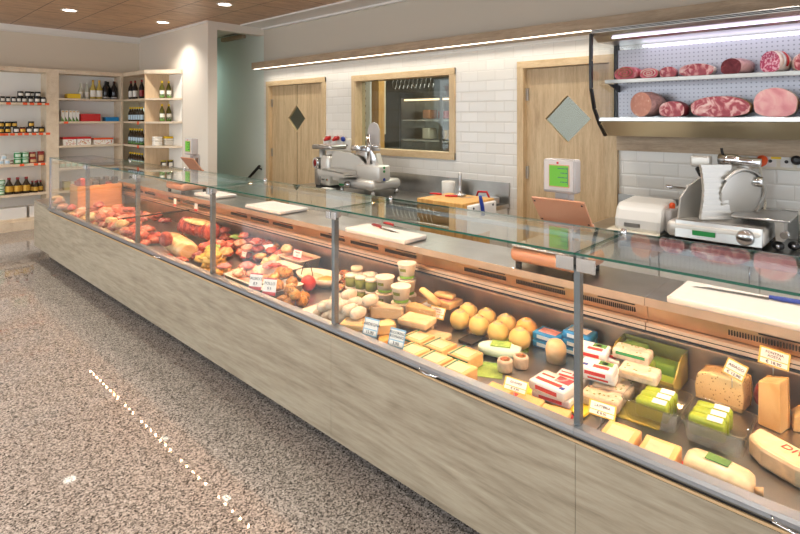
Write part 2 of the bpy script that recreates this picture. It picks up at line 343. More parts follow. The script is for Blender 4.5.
# doors
def door(n, y0, y1, zt, leaves, diamond_y, diamond_z, hw, hh, hingeside):
    f = .07
    o = MB().box(XW-.022, XW+WT, y0, y0+f, 0, zt).box(XW-.022, XW+WT, y1-f, y1, 0, zt)
    root = struct(o.build('door_%d' % n, 'oak_frame_up', bevel=.002))
    MB().box(XW-.024, XW+WT, y0, y1, zt-f, zt).build('door_head', 'oak_frame', root, bevel=.002)
    a, b = y0+f, y1-f; x0, x1 = XW+.045, XW+.085
    # leaf with a diamond hole: polygons around the diamond
    segs = [(a, b)] if leaves == 1 else [(a, (a+b)/2-.008), ((a+b)/2+.008, b)]
    dc = diamond_y
    for (s0, s1) in segs:
        mb = MB(); zt2 = zt-f-.004
        L = max(s0, dc-hw) if s1 > dc-hw else s0; 
        def hz(y): return hh*max(0, 1-abs(y-dc)/hw)
        # vertical strips, each with a sloping cut where the diamond passes
        cuts = sorted(set([s0, s1]+[y for y in (dc-hw, dc, dc+hw) if s0 < y < s1]))
        for c0, c1 in zip(cuts, cuts[1:]):
            h0, h1 = hz(c0), hz(c1)
            if h0 < 1e-6 and h1 < 1e-6: mb.prism([(c0, .005), (c1, .005), (c1, zt2), (c0, zt2)], x0, x1, plane='YZ')
            else:
                mb.prism([(c0, .005), (c1, .005), (c1, diamond_z-h1), (c0, diamond_z-h0)], x0, x1, plane='YZ')
                mb.prism([(c0, diamond_z+h0), (c1, diamond_z+h1), (c1, zt2), (c0, zt2)], x0, x1, plane='YZ')
        mb.build('door_leaf', 'oak', root)
    MB().prism([(dc-hw, diamond_z), (dc, diamond_z-hh), (dc+hw, diamond_z), (dc, diamond_z+hh)], x0+.018, x0+.022, plane='YZ').build('diamond_pane', 'window_glass', root)
    ed = MB()
    for sy, sz in ((1, 1), (1, -1), (-1, 1), (-1, -1)):
        ed.prism([(dc, diamond_z+sz*hh), (dc+sy*hw, diamond_z), (dc+sy*(hw-.012), diamond_z), (dc, diamond_z+sz*(hh-.014))], x0-.001, x1, plane='YZ')
    ed.build('pane_rim', 'oak_frame', root)
    for hz_ in (1.88, 1.12):
        yy = (y1-f-.004) if hingeside > 0 else (y0+f+.004)
        MB().box(XW+.025, XW+.045, yy-.022, yy+.004, hz_-.06, hz_+.06).build('hinge', 'steel', root)
    if leaves == 2:
        MB().box(x0+.01, x1-.005, (a+b)/2-.008, (a+b)/2+.008, 0, diamond_z-hh).box(x0+.01, x1-.005, (a+b)/2-.008, (a+b)/2+.008, diamond_z+hh, zt-f).build('door_seal', 'dark_metal', root)
    return root
y, z = onX(297.3, XW+.06, 118.5)
door(1, D1[0], D1[1], onX(325, XW, 77)[1], 2, y, z, .225, .21, 1)
y, z = onX(568, XW+.06, 119)
door(2, D2[0], D2[1], onX(518, XW, 62)[1], 1, y, z, .235, .235, 1)
# wood framing to the right of door 2 and the board under the hanging display
MB_ = MB().box(XW-.04, XW, onX(617, XW-.04)[0], onX(607, XW-.04)[0]+.02, .8, 1.5)
struct(MB_.build('trim_4', 'oak'))
z0, z1 = CZ-.0412/.6852*(XW-.05), CZ-.0228/.6852*(XW-.05)
struct(MB().box(XW-.05, XW, -3, onX(617, XW-.04)[0], z0, z1+.05).build('trim_5', 'oak_grey'))
# beam with its lamp strip
b = tag(MB().box(4.36, XW-.002, -2.9, 7.2, ZB0, ZB1).build('wooden_beam', 'oak_grey', bevel=.003), 'long pale oak beam with a lit strip running along the white tiled wall', 'beam')
MB().box(4.372, 4.387, -2.8, 7.15, ZB0-.006, ZB0).build('lamp_strip', 'strip_glow', b)
# shop front behind the camera
mb = MB().box(-2.3, -2.2, -3.1, 9.75, 0, .35).box(-2.3, -2.2, -3.1, 9.75, 2.75, ZC)
for y in (-3.1, -.3, 2.3, 4.9, 7.5, 9.65): mb.box(-2.3, -2.2, y, y+.12, .35, 2.75)
struct(mb.build('wall_front', 'wall_white'))
struct(MB().box(-2.256, -2.25, -3, 9.7, .35, 2.75).build('window_2', 'clear_glass'))
mb = MB().box(-2.3, -1.6, -3.1, -3, 0, ZC).box(4.2, 8.2, -3.1, -3, 0, ZC).box(-1.6, 4.2, -3.1, -3, 2.75, ZC)
struct(mb.build('wall_right', 'wall_white'))
# room behind the tiled wall
sbox('wall_back_room', 'room_grey', 8.1, 8.2, -3.1, 12.2, 0, ZC); sbox('ceiling_back_room', 'room_grey', XW+WT, 8.2, -3.1, 12.2, 2.85, 2.95)
sbox('wall_back_room_left', 'room_grey', XW+WT, 8.2, 8.4, 8.5, 0, 2.85)
# downlights
for i, (x, y) in enumerate(DOWN):
    if y < 2: continue
    vis = {(2.1, 7.86): 'round recessed ceiling downlight nearest the left wall', (3.3, 7.86): 'round recessed ceiling downlight in front of the tall side wall', (3.3, 6.06): 'round recessed ceiling downlight closest to the passage opening'}
    lab = vis.get((x, y), 'round recessed ceiling downlight over the customer floor or service aisle')
    r = empty('ceiling_downlight', (x, y, ZC), 0, lab, 'ceiling light', 'recessed downlights')
    MB().lathe([(.075, -.004), (.092, -.006), (.1, 0), (.075, 0)], 24, caps=False).build('rim', 'moulding', r)
    MB().lathe([(.076, -.003), (.0001, -.003)], 24, caps=False).build('diffuser', 'lamp_glow', r)
# passage: door closer rail, handrail
y0, _ = onX(222, XW-.05); y1, z1 = onX(243, XW-.05, 36)
o = tag(MB().box(XW-.07, XW-.001, y1, y0, z1-.03, z1+.03).build('sliding_rail', 'oak_grey'), 'short wooden rail high on the passage wall under the header', 'rail')
a = onX(246, XW-.06, 181); c = onX(259.5, XW-.06, 166)
hr = tag(MB().tube([(XW-.06, a[0], a[1]), (XW-.06, c[0], c[1])], .022).build('handrail', 'dark_metal'), 'dark slanting stair handrail on the pale passage wall', 'handrail')
MB().tube([(XW-.06, c[0]+.03, c[1]-.03), (XW, c[0]+.03, c[1]-.06)], .012).build('bracket', 'dark_metal', hr)
# back room furniture seen by the window
fy0, fy1 = 4.6, 6.5
plain('tomato_red', (180, 70, 50), .5)
r = empty('glass_door_fridge', (6.9, 0, 0), 0, 'tall glass-fronted fridge with filled shelves in the room behind the window', 'fridge')
MB().box(0, .7, fy0, fy0+.05, 0, 2.05).box(0, .7, fy1-.05, fy1, 0, 2.05).box(.65, .7, fy0, fy1, 0, 2.05).box(0, .7, fy0, fy1, 2.0, 2.1).box(0, .7, fy0, fy1, 0, .1).box(0, .03, (fy0+fy1)/2-.03, (fy0+fy1)/2+.03, .1, 2.0).build('cabinet', 'steel', r)
for zz in (.55, .9, 1.25, 1.6): MB().box(.05, .65, fy0+.05, fy1-.05, zz, zz+.02).build('shelf', 'white_plastic', r)
MB().box(.02, .03, fy0+.1, fy1-.1, 1.95, 1.98).build('lamp', 'warm_glow', r)
MB().box(-.01, -.004, fy0+.04, fy1-.04, .12, 1.98).build('glass_door', 'clear_glass', r)
for k in range(22):
    zz = (.12, .57, .92, 1.27, 1.62)[k % 5]; yy = fy0+.24+ (k//5)*.37+random.uniform(-.05, .05); h = random.uniform(.1, .22)
    o = MB().rbox(6.98, 7.2, yy-.08, yy+.08, zz+.021 if zz > .2 else zz, zz+h, .02).build('food_container', random.choice(['salmon_metal', 'white_plastic', 'tomato_red', 'card_brown', 'orange', 'cream_plastic']))
    tag(o, 'small food container on the fridge shelves seen through the window', 'container', 'containers in the back room fridge')
r = empty('hook_rail', (6.0, 0, 0), 0, 'steel ceiling rail with hanging meat hooks behind the window', 'hook rail')
MB().tube([(0, 4.2, 2.32), (0, 6.2, 2.32)], .014).build('rail', 'steel', r)
for yy in (4.3, 6.1): MB().tube([(0, yy, 2.32), (0, yy, 2.85)], .01).build('hanger', 'steel', r)
for k in range(12):
    yy = 5.0+k*.085 if k < 10 else 4.35+(k-10)*.08
    MB().tube([(0, yy, 2.335), (.02, yy, 2.3), (-.03, yy, 2.2), (-.02, yy, 2.13), (.03, yy, 2.1), (.05, yy, 2.16)], .005, 5).build('hook', 'steel', r)
o = MB().box(5.5, 5.62, onX(374, 5.5)[0]-.1, onX(366, 5.5)[0], 0, 2.85).build('wooden_post', 'butcher_wood'); tag(o, 'brown wooden post in the room behind the window', 'post')
o = MB().box(6.3, 6.34, onX(384, 6.3)[0], onX(375, 6.3)[0], 1.38, 2.85).build('pale_board', 'cream_plastic'); tag(o, 'tall cream board leaning beyond the brown post behind the window', 'board')
r = empty('knife_rack', (4.95, 0, 0), 0, 'white upright rack with dark pegs at the left inside the window', 'rack')
ya, yb = onX(370, 4.95)[0], onX(364, 4.95)[0]
MB().box(0, .03, ya, yb, 1.2, 2.4).build('board', 'white_plastic', r)
MB().box(0, .03, ya, yb, 0, 1.2).build('stand', 'steel', r)
for k in range(10): MB().box(-.03, 0, yb-.035, yb, 1.3+k*.1, 1.33+k*.1).build('peg', 'black', r)
# street outside, seen only in reflections
sbox('pavement', 'asphalt', -14, -2.3, -8, 24, -.12, -.02)
sbox('wall_street', 'street_glow', -16, -15.8, -8, 30, 0, 7)  # daylight on the far facade is put in as its own glow
r = empty('road_sign', (-5.5, 11.6, 0), 0, 'road sign pole reflected in the back room window', 'road sign')
MB().tube([(0, 0, -.02), (0, 0, 2.6)], .03).build('pole', 'steel', r)
MB().prism([(-.25, 2.8), (.25, 2.8), (0, 2.35)], -.01, .01, plane='YZ').build('triangle_sign', 'red', r)
MB().at((0.02, 0, 2.1)).lathe([(.22, 0), (.22, .02)], 20, axis='X').build('round_sign', 'blue', r)
# ------------------------------------------------------------------ display counter
XF = 1.658
POSTS = [-.47, .772, 2.018, 3.247, 4.49, 5.73]
Y_NEAR, Y_END, Y_FAR = -1.75, 6.92, 7.70
ctr = empty('display_counter', (0, 0, 0), 0, 'long wood-fronted refrigerated glass display counter running through the shop', 'display counter')
edges = [Y_NEAR]+POSTS+[6.98]
for a, b in zip(edges, edges[1:]):
    MB().box(XF, XF+.02, a+.0008, b-.0008, .094, .588).build('front_panel', 'counter_wood', ctr)
MB().box(XF+.02, XF+.04, 6.98, Y_FAR, .094, .63).box(XF+.04, 2.6, Y_FAR-.02, Y_FAR, .094, .63).build('end_panel', 'counter_wood', ctr)
MB().box(XF+.015, 2.62, 6.93, Y_FAR+.01, .632, .655).build('end_top', 'steel', ctr, bevel=.003)
MB().box(XF+.15, 2.55, Y_NEAR, Y_FAR-.1, 0, .094).build('plinth', 'plinth', ctr)
MB().box(XF+.022, 2.62, Y_NEAR, 6.9, .094, .545).build('body', 'dark_metal', ctr)
MB().box(XF+.002, XF+.014, Y_NEAR, 6.97, .5885, .597).build('trim_strip', 'card_brown', ctr)
MB().box(XF+.008, XF+.02, Y_NEAR, 6.97, .597, .612).build('seal', 'black', ctr)
rl = MB()
prof = [(XF-.008, .614), (XF-.014, .622), (XF-.014, .634), (XF-.006, .642), (XF+.034, .642), (XF+.034, .612), (XF+.0, .611)]
for a, b in zip(edges, edges[1:]):
    MB().prism(prof, a+.0006, b-.0006, plane='XZ').build('front_rail', 'aluminium', ctr)
def hbox(x0, x1, y0, y1, z0, z1, name, parent):
    """pane: clear faces, green ground edges"""
    mb = MB().box(x0, x1, y0, y1, z0, z1)
    o = mb.build(name, ['top_glass', 'green_edge'], parent)
    for p in o.data.polygons:
        n = p.normal
        thin = min((x1-x0, 0), (y1-y0, 1), (z1-z0, 2))[1]
        p.material_index = 0 if abs(n[thin]) > .5 else 1
    return o
for a, b in zip(edges[:-1], edges[1:-1]+[Y_END+.02]):
    hbox(XF-.003, 2.092, a+.0015, b-.0015, 1.203, 1.211, 'top_glass', ctr)
    mb = MB().box(XF+.004, XF+.010, a+.002, b-.002, .640, 1.2025); o = mb.build('front_glass', ['clear_glass', 'green_edge'], ctr)
    for p in o.data.polygons: p.material_index = 0 if abs(p.normal[2]) < .5 else 1
# end glass
mb = MB().box(XF+.012, 2.30, Y_END, Y_END+.006, .655, 1.2); o = mb.build('end_glass', ['clear_glass', 'green_edge'], ctr)
for p in o.data.polygons: p.material_index = 0 if abs(p.normal[1]) > .5 else 1
MB().box(XF-.004, XF+.012, Y_END-.004, Y_END+.014, .63, 1.203).build('corner_post', 'aluminium', ctr)
for y in POSTS:
    MB().box(XF+.012, XF+.026, y-.011, y+.011, .63, 1.17).box(XF+.026, XF+.044, y-.008, y+.008, .63, 1.17).build('post', 'post_metal', ctr, bevel=.0015)
    br = MB()
    for sgn in (-1, 1):
        w = .036 if y > .8 else .068
        br.box(XF-.004, XF+.002, y+min(sgn*.004, sgn*w), y+max(sgn*.004, sgn*w), 1.150 if y < .8 else 1.158, 1.196)
    b_ = br.build('clamp_bracket', 'steel_bright', ctr, bevel=.002)
    MB().box(XF+.012, XF+.040, y-.028, y+.028, 1.165, 1.2).build('clamp_block', 'steel', b_, bevel=.003)
    MB().tube([(XF+.03, y, 1.192), (2.085, y, 1.192)], .006).build('strut', 'steel', ctr)
    MB().at((2.075, y, 0)).lathe([(.011, 1.18), (.011, 1.222), (.006, 1.226)], 12).build('strut_knob', 'steel_bright', ctr)
# lamp profiles with separate light points under the glass top
le = edges[:-1]+[Y_END-.06]
for a, b in zip(le, le[1:]):
    mb = MB().box(1.967, 1.985, a+.03, b-.03, 1.196, 1.202, 0).box(1.963, 1.967, a+.03, b-.03, 1.186, 1.202, 0).box(1.985, 1.989, a+.03, b-.03, 1.186, 1.202, 0); y = a+.06; n = 0
    while y < b-.05:
        mb.box(1.970, 1.982, y-.005, y+.005, 1.191, 1.196, 1); y += .104
    mb.build('lamp_strip', ['aluminium', 'spark'], ctr)
# rear side: worktop, air grille, lip, back wall
for i, (a, b) in enumerate(zip(edges, edges[1:-1]+[6.9])):
    MB().box(2.31, 2.66, a, b, .868, .905).build('worktop', 'steel', ctr, bevel=.003)
    MB().box(2.3075, 2.3105, a+.001, b-.001, .869, .9045).build('worktop_edge_lit', 'steel_warm_lit', ctr)  # thin tinted strip added to paint warm light along the front edge
    MB().prism([(2.335, .868), (2.352, .80), (2.40, .80), (2.40, .868)], a+.001, b-.001, plane='XZ').build('air_panel', 'steel_warm_lit', ctr)
    g = MB(); y = a+.05
    while y < b-.30:
        g.box(2.334, 2.3385, y, y+.16, .8525, .8565)
        k = y
        g2 = y
        while g2 < y+.26: g.box(2.339, 2.3475, g2, g2+.0045, .822, .842); g2 += .009
        y += .32
    g.build('air_slots', 'slot', ctr)
    MB().prism([(2.318, .797), (2.316, .766), (2.40, .766), (2.40, .797)], a+.001, b-.001, plane='XZ').build('air_lip', 'steel_warm_lit', ctr, bevel=.002)
    MB().box(2.345, 2.40, a+.001, b-.001, .748, .766).build('air_gap', 'slot', ctr)
    MB().box(2.3165, 2.3178, a+.001, b-.001, .780, .7835).build('lip_groove', 'slot', ctr)
    MB().box(2.335, 2.40, a+.001, b-.001, .741, .747).build('lower_lip', 'steel_warm_lit', ctr)
    MB().prism([(2.44, .742), (2.45, .556), (2.47, .556), (2.47, .742)], a+.001, b-.001, plane='XZ').build('back_panel', 'steel_warm_lit', ctr)
    MB().box(XF+.03, 2.462, a+.001, b-.001, .548, .56).build('deck', 'steel', ctr, bevel=.001)
MB().box(2.47, 2.64, Y_NEAR, 6.9, .545, .866).box(2.30, 2.66, 6.9, 6.915, .545, .905).build('rear_body', 'steel', ctr)
for yy in (4.92,):
    mb = MB().box(XF+.06, 2.33, yy, yy+.006, .561, .77); mb.build('divider_pane', 'clear_glass', ctr)
    MB().box(XF+.06, 2.33, yy-.003, yy+.009, .77, .782).build('divider_rim', 'dark_metal', ctr)
# small pull handles on the rail
for yy in (onX(430, XF-.014)[0], onX(796, XF-.014)[0], onX(158, XF-.014)[0]):
    MB().tube([(XF-.014, yy-.05, .632), (XF-.030, yy-.045, .628), (XF-.034, yy, .624), (XF-.030, yy+.045, .628), (XF-.014, yy+.05, .632)], .0035).build('pull_handle', 'chrome', ctr)

# ------------------------------------------------------------------ things on the counter worktop
def cutting_board(x0, x1, y0, y1, z, label, th=.028):
    return tag(MB().rbox(x0, x1, y0, y1, z, z+th, .008).build('cutting_board', 'board_plastic'), label, 'cutting board')
def knife(p, ang, z, label, hcol, bl=.18, hl=.12, h=.03, mat_blade='steel_bright'):
    r = empty('kitchen_knife', (p[0], p[1], z), ang, label, 'knife')
    MB().prism([(0, -h/2), (bl*.75, -h/2), (bl, h*.35), (0, h/2)], 0, .0022).build('blade', mat_blade, r)
    MB().tube([(0, 0, .009), (-hl*.3, .003, .010), (-hl*.8, -.002, .010), (-hl, -.005, .009)], [.008, .0095, .0085, .006], 8).build('handle', hcol, r)
    return r
cutting_board(2.285, 2.49, 2.11, 2.64, .907, 'white cutting board with two red-handled knives on the steel counter worktop')
p = onplane(381, 228, .937); knife(p, -PI/2-.2, .936, 'long red-handled knife on the white board, the nearer of two', 'deep_red', .20, .10)
p = onplane(393, 226, .937); knife(p, -PI/2-.1, .936, 'shorter red-handled knife lying farther back on the white board', 'red', .13, .09, .022)
cutting_board(2.293, 2.58, -.75, .684, .907, 'large white cutting board with a blue-handled knife at the right end')
p = onplane(769, 299, .937); knife(p, PI/2-.03+.12, .936, 'long knife with a blue handle lying on the large white board', 'dark_blue', .27, .16, .034)
cutting_board(2.33, 2.60, 3.45, 3.95, .907, 'white cutting board behind the middle-left post of the case')
cutting_board(2.36, 2.60, 4.55, 4.92, .907, 'small white cutting board beside the far weighing scale')

def scale_(x, y, s, label, big=True):
    """counter weighing scale: body, pan, pole, customer display, raised tilted keyboard plate"""
    r = empty('weighing_scale', (x, y, .9055), 0, label, 'scale')
    MB().rbox(-.13, .15, -.19, .19, .03, .105, .03, seg=4).build('body', 'salmon_metal', r)
    ft = [MB().at((a, b, 0)).lathe([(.016, 0), (.016, .032)], 10).build('foot', 'rubber', r) for a in (-.1, .12) for b in (-.15, .15)]
    MB().rbox(-.14, .16, -.17, .17, .108, .118, .005).build('weighing_pan', 'steel', r)
    MB().box(.11, .135, -.03, .03, .1, .36).build('pole', 'grey_plastic', r)
    # tilted operator plate, seen from its back
    pl = MB(); pl.at((.06, 0, .275), ry=math.radians(52)); pl.box(-.085, .085, -.14, .14, -.006, .006); pl.box(.075, .09, -.142, .142, -.03, .012)
    po = pl.build('keyboard_plate', 'salmon_metal', r, bevel=.003)
    for a, b in ((-.065, -.125), (-.065, .125), (.065, -.125), (.065, .125)):
        MB().at((.06, 0, .275), ry=math.radians(52)).box(a-.004, a+.004, b-.004, b+.004, -.0085, -.006).build('screw', 'dark_metal', po)
    MB().box(.06, .125, -.035, .035, .335, .375).build('neck', 'grey_plastic', r)
    hd = MB().rbox(.02, .09, -.088, .082, .372, .540, .012).build('display_head', 'grey_plastic', r)
    MB().box(.016, .0205, -.078, .072, .386, .530).build('bezel', 'bezel', hd)
    MB().box(.0135, .0165, -.062, .046, .402, .514).build('screen_frame', 'salmon_metal', hd)
    MB().box(.011, .014, -.057, .042, .407, .509).build('screen', 'lcd_green', hd)
    tx = MB()
    for k in range(4):
        z = .498-k*.022
        for j in range(7-(k % 2)*2): tx.box(.0095, .0112, -.052+j*.0072, -.0468+j*.0072, z-.005, z)
    tx.box(.0095, .0112, -.0565, -.0535, .42, .50)
    tx.build('screen_text', 'green_edge', hd)
    MB().box(.014, .017, -.005, .005, .517, .527).build('red_mark', 'red', hd)
    return r
sx = 2.44
scale_(2.44, 1.235, 1, 'weighing scale with green screen on the worktop, the nearer one')
scale_(2.44, onX(186, 2.44)[0], 1, 'weighing scale with green screen on the worktop, the far one')
# wooden box of dark goods inside the far end of the case
bx0, bx1, by0, by1, bz = 1.84, 2.30, 6.60, 6.88, .5605
r = empty('wooden_bin', (0, 0, 0), 0, 'orange-brown wooden box seen through the far end of the glass case', 'bin')
MB().box(bx0, bx1, by0, by0+.015, bz, .895).box(bx0, bx0+.015, by0+.015, by1, bz, .895).box(bx1-.015, bx1, by0+.015, by1, bz, .895).box(bx0, bx1, by1-.015, by1, bz, .895).box(bx0+.015, bx1-.015, by0+.015, by1-.015, .82, .84).build('box', 'bin_wood', r)
for k in range(18):
    x = bx0+.06+(k % 6)*.068; y = by0+.06+(k//6)*.075
    o = MB().at((x, y, .8405)).rbox(-.03, .03, -.033, .033, 0, random.uniform(.07, .14), .014).build('cured_sausage', random.choice(['deep_red', 'dark_metal', 'plinth', 'rubber']))
    tag(o, 'dark cured sausage packed upright in the wooden box', 'sausage', 'sausages in the wooden box')
# ------------------------------------------------------------------ back bench against the tiled wall
ZB = .80; XB = 3.91
def bench(y0, y1, label, end_splash):
    r = empty('steel_workbench', (0, 0, 0), 0, label, 'workbench')
    MB().box(XB, XW-.001, y0, y1, ZB-.04, ZB).build('worktop', 'steel', r, bevel=.003)
    tag(MB().box(XW-.02, XW-.001, y0, y1, ZB+.0005, 1.005).build('steel_splashback', 'steel', bevel=.002), label.split(' workbench')[0].replace('steel-topped', 'low grey steel')+' splash strip on the tiled wall, '+('right run' if not end_splash else 'left run'), 'splashback')
    n = max(1, round((y1-y0)/.62)); w = (y1-y0)/n
    MB().box(XB+.04, XW-.03, y0+.01, y1-.01, .08, ZB-.04).build('carcass', 'white_plastic', r)
    for k in range(n):
        d = MB().box(XB+.02, XB+.039, y0+k*w+.006, y0+(k+1)*w-.006, .1, ZB-.05).build('cabinet_door', 'white_plastic', r, bevel=.002)
        MB().tube([(XB+.02, y0+k*w+.05, .6), (XB-.005, y0+k*w+.05, .6), (XB-.005, y0+k*w+.05, .72), (XB+.02, y0+k*w+.05, .72)], .005, 6).build('handle', 'chrome', d)
    return r
yb0, yb1 = onX(510, XW)[0], 5.62
bench(yb0, yb1, 'steel-topped workbench between the two doors with white cabinets', True)
yr1 = onX(612, XW)[0]
bench(-2.9, yr1, 'steel-topped workbench on the right under the hanging meat display', False)

def socket_strip(y0, y1, z0, z1, label, plugs):
    r = empty('socket_strip', (XW-.03, 0, 0), 0, label, 'sockets')
    MB().rbox(0, .03, y0, y1, z0, z1, .005).build('housing', 'cream_plastic', r)
    n = 4; w = (y1-y0)/n
    for k in range(n):
        so = MB().box(-.004, .0, y0+k*w+.012, y0+(k+1)*w-.012, z0+.02, z1-.02).build('socket', 'white_plastic', r)
        MB().at((-.004, y0+(k+.5)*w, (z0+z1)/2)).lathe([(.012, 0), (.012, -.002)], 10, axis='X').build('hole', 'dark_metal', so)
    for (y, z, m, kk) in plugs:
        if kk == 'plug':
            MB().at((-.004, y, z), ry=math.radians(-25)).lathe([(.03, 0), (.034, -.012), (.033, -.05), (.022, -.075), (.014, -.10)], 14, axis='X').build('red_plug', m, r)
        else:
            MB().at((-.004, y, z)).lathe([(.032, 0), (.035, -.01), (.028, -.03), (.012, -.033)], 16, axis='X').build('blue_socket', m, r)
    return r
ya, za = onX(323, XW-.03, 143); yb, _ = onX(351, XW-.03, 143)
p1 = onX(328, XW-.06, 137); p2 = onX(336.5, XW-.06, 137); p3 = onX(344, XW-.03, 139)
sk = socket_strip(yb, ya, za-.10, za+.07, 'grey wall socket strip with two red plugs between door and window',
             [(p1[0], p1[1], 'red', 'plug'), (p2[0], p2[1], 'red', 'plug'), (p3[0], p3[1], 'dark_blue', 'b')])
for q in (p1, p2): MB().at((XW-.062-(XW-.03), q[0], q[1]+.018)).lathe([(.0, -.012), (.03, -.006), (.032, .004), (.0, .006)], 12).build('white_cap', 'white_plastic', sk)
ya, za = onX(747, XW-.03, 160); yb, _ = onX(812, XW-.03, 160)
p1 = onX(762, XW-.06, 159); p2 = onX(797, XW-.03, 160)
sk = socket_strip(yb, ya, za-.06, za+.06, 'pale wall socket strip with an orange plug under the meat display', [(p1[0], p1[1], 'orange', 'plug'), (p2[0], p2[1], 'black', 'b')])
yq, zq = onX(776, XW-.036, 158); MB().box(-.006, -.001, yq-.03, yq+.03, zq-.008, zq+.008).build('yellow_label', 'yellow', sk)
# cable of the orange plug
yc, zc = p1
ce = onplane(760, 216, ZB)
o = MB().tube([(XW-.13, yc, zc-.052), (XW-.11, yc, zc-.10), (XW-.06, yc-.0, zc-.22), (XW-.045, yc-.02, 1.04), (XW-.045, yc-.0, .92), (XW-.045, yc+.01, .85), (XW-.05, yc+.02, .812)], .008, 8).build('power_cable', 'cream_plastic')
tag(o, 'white power cable hanging from the orange plug to the slicer', 'cable')

def meat_slicer(loc, rz, label, s=1.0):
    """base, motor housing, round blade, gauge plate, ridged pusher carriage, dial, feet; front of the machine is -x"""
    r = empty('meat_slicer', loc, rz, label, 'slicer', None, s)
    MB().rbox(-.24, .20, -.26, .25, .03, .13, .03, seg=4).build('base', 'cast_alu', r)
    MB().prism([(-.25, .035), (-.20, .035), (-.20, .14), (-.23, .14)], -.25, .20, plane='XZ').build('control_panel', 'steel', r, bevel=.004)
    MB().box(-.253, -.246, -.02, .10, .06, .088).build('green_display', 'green', r)
    MB().at((-.245, -.17, .085)).lathe([(.045, 0), (.043, -.022), (.034, -.032), (.0, -.034)], 20, axis='X').build('thickness_dial', 'steel_bright', r)
    for a in (-.2, .16):
        for b in (-.22, .22): MB().at((a, b, 0)).lathe([(.022, 0), (.024, .015), (.014, .032)], 12).build('foot', 'rubber', r)
    # blade, vertical, plane roughly y-z tilted back
    bl = MB(); bl.at((.03, -.10, .29), rz=math.radians(55), ry=math.radians(-8)); bl.lathe([(.0, .006), (.05, .010), (.14, .006), (.15, 0), (.14, -.003), (.0, -.004)], 36, axis='X')
    blo = bl.build('blade', 'cast_alu', r)
    gd = MB(); gd.at((.03, -.10, .29), rz=math.radians(55), ry=math.radians(-8))
    rs = []
    for (rr, x) in ((.155, -.012), (.168, -.012), (.168, .012), (.155, .012)):
        rs.append([(x, rr*math.cos(PI*.2+PI*1.25*k/24), rr*math.sin(PI*.2+PI*1.25*k/24)) for k in range(25)])
    gd.rings(rs, False, False, closed=False); gd.build('blade_guard', 'cast_alu', r)
    # gauge plate
    gp = MB(); gp.at((-.05, .16, .13), rz=math.radians(62), ry=math.radians(-8)); pl = [(-.02+.0, 0)]
    poly = [(-.15, 0), (.10, 0), (.10, .13), (.05, .20), (-.03, .25), (-.11, .25), (-.15, .20)]
    gp.prism(poly, 0, .012, plane='YZ'); gp.build('gauge_plate', 'cast_alu', r, bevel=.003)
    # pusher: ridged plate facing the blade
    pu = MB(); pu.at((-.10, .02, .14), rz=math.radians(48))
    N = 20
    for k in range(N): pu.box(-.010 if k % 2 else -.015, .010, -.11+.03*math.sin(k*.16), .09-.02*math.sin(k*.16), .005+k*.0165, .005+(k+1)*.0165)
    pu.build('ridged_pusher', 'cast_alu', r)
    # carriage tray
    MB().rbox(-.12, .26, -.36, -.07, .17, .184, .006).build('carriage_tray', 'steel', r)
    MB().prism([(-.10, .06), (.0, .06), (.04, .17), (-.12, .17)], -.33, -.29, plane='XZ').build('carriage_arm', 'cast_alu', r)
    MB().at((-.13, -.34, .11)).lathe([(.02, 0), (.024, -.02), (.02, -.05)], 12, axis='X').build('lock_knob', 'chrome', r)
    # upright arm with sharpener head and cross cylinder on top
    MB().tube([(.16, -.12, .13), (.16, -.13, .30), (.14, -.12, .42), (.05, -.08, .49)], [.026, .022, .03, .03], 10).build('upright_arm', 'cast_alu', r)
    MB().tube([(.10, -.13, .37), (.10, -.20, .37)], .032, 14).build('arm_drum', 'steel_bright', r)
    MB().tube([(.04, .02, .50), (.03, -.06, .50), (.03, -.10, .495), (.03, -.20, .49)], [.036, .038, .026, .026], 14).build('sharpener_drum', 'chrome', r)
    MB().tube([(.03, -.0, .53), (.02, .005, .57)], .008, 8).build('sharpener_lever', 'dark_metal', r)
    MB().rbox(-.03, .05, .06, .17, .45, .52, .012).build('sharpener_cover', 'cast_alu', r)
    MB().tube([(.0, .12, .44), (-.03, .10, .40)], [.028, .02], 10).build('sharpener_wheel', 'black', r)
    MB().tube([(-.0, .10, .30), (-.03, .27, .31), (-.032, .275, .31), (-.04, .31, .31)], [.007, .008, .014, .014], 8).build('plate_handle', 'chrome', r)
    MB().prism([(-.06, .13), (.10, .13), (.09, .28), (.0, .33)], .17, .20, plane='XZ').build('side_plate', 'white_plastic', r)
    return r
px = onplane(700, 237, ZB)
meat_slicer((4.22, onX(705, 4.0)[0]-.05, ZB), 0, 'large steel meat slicer with green display on the right-hand bench', 1.12)

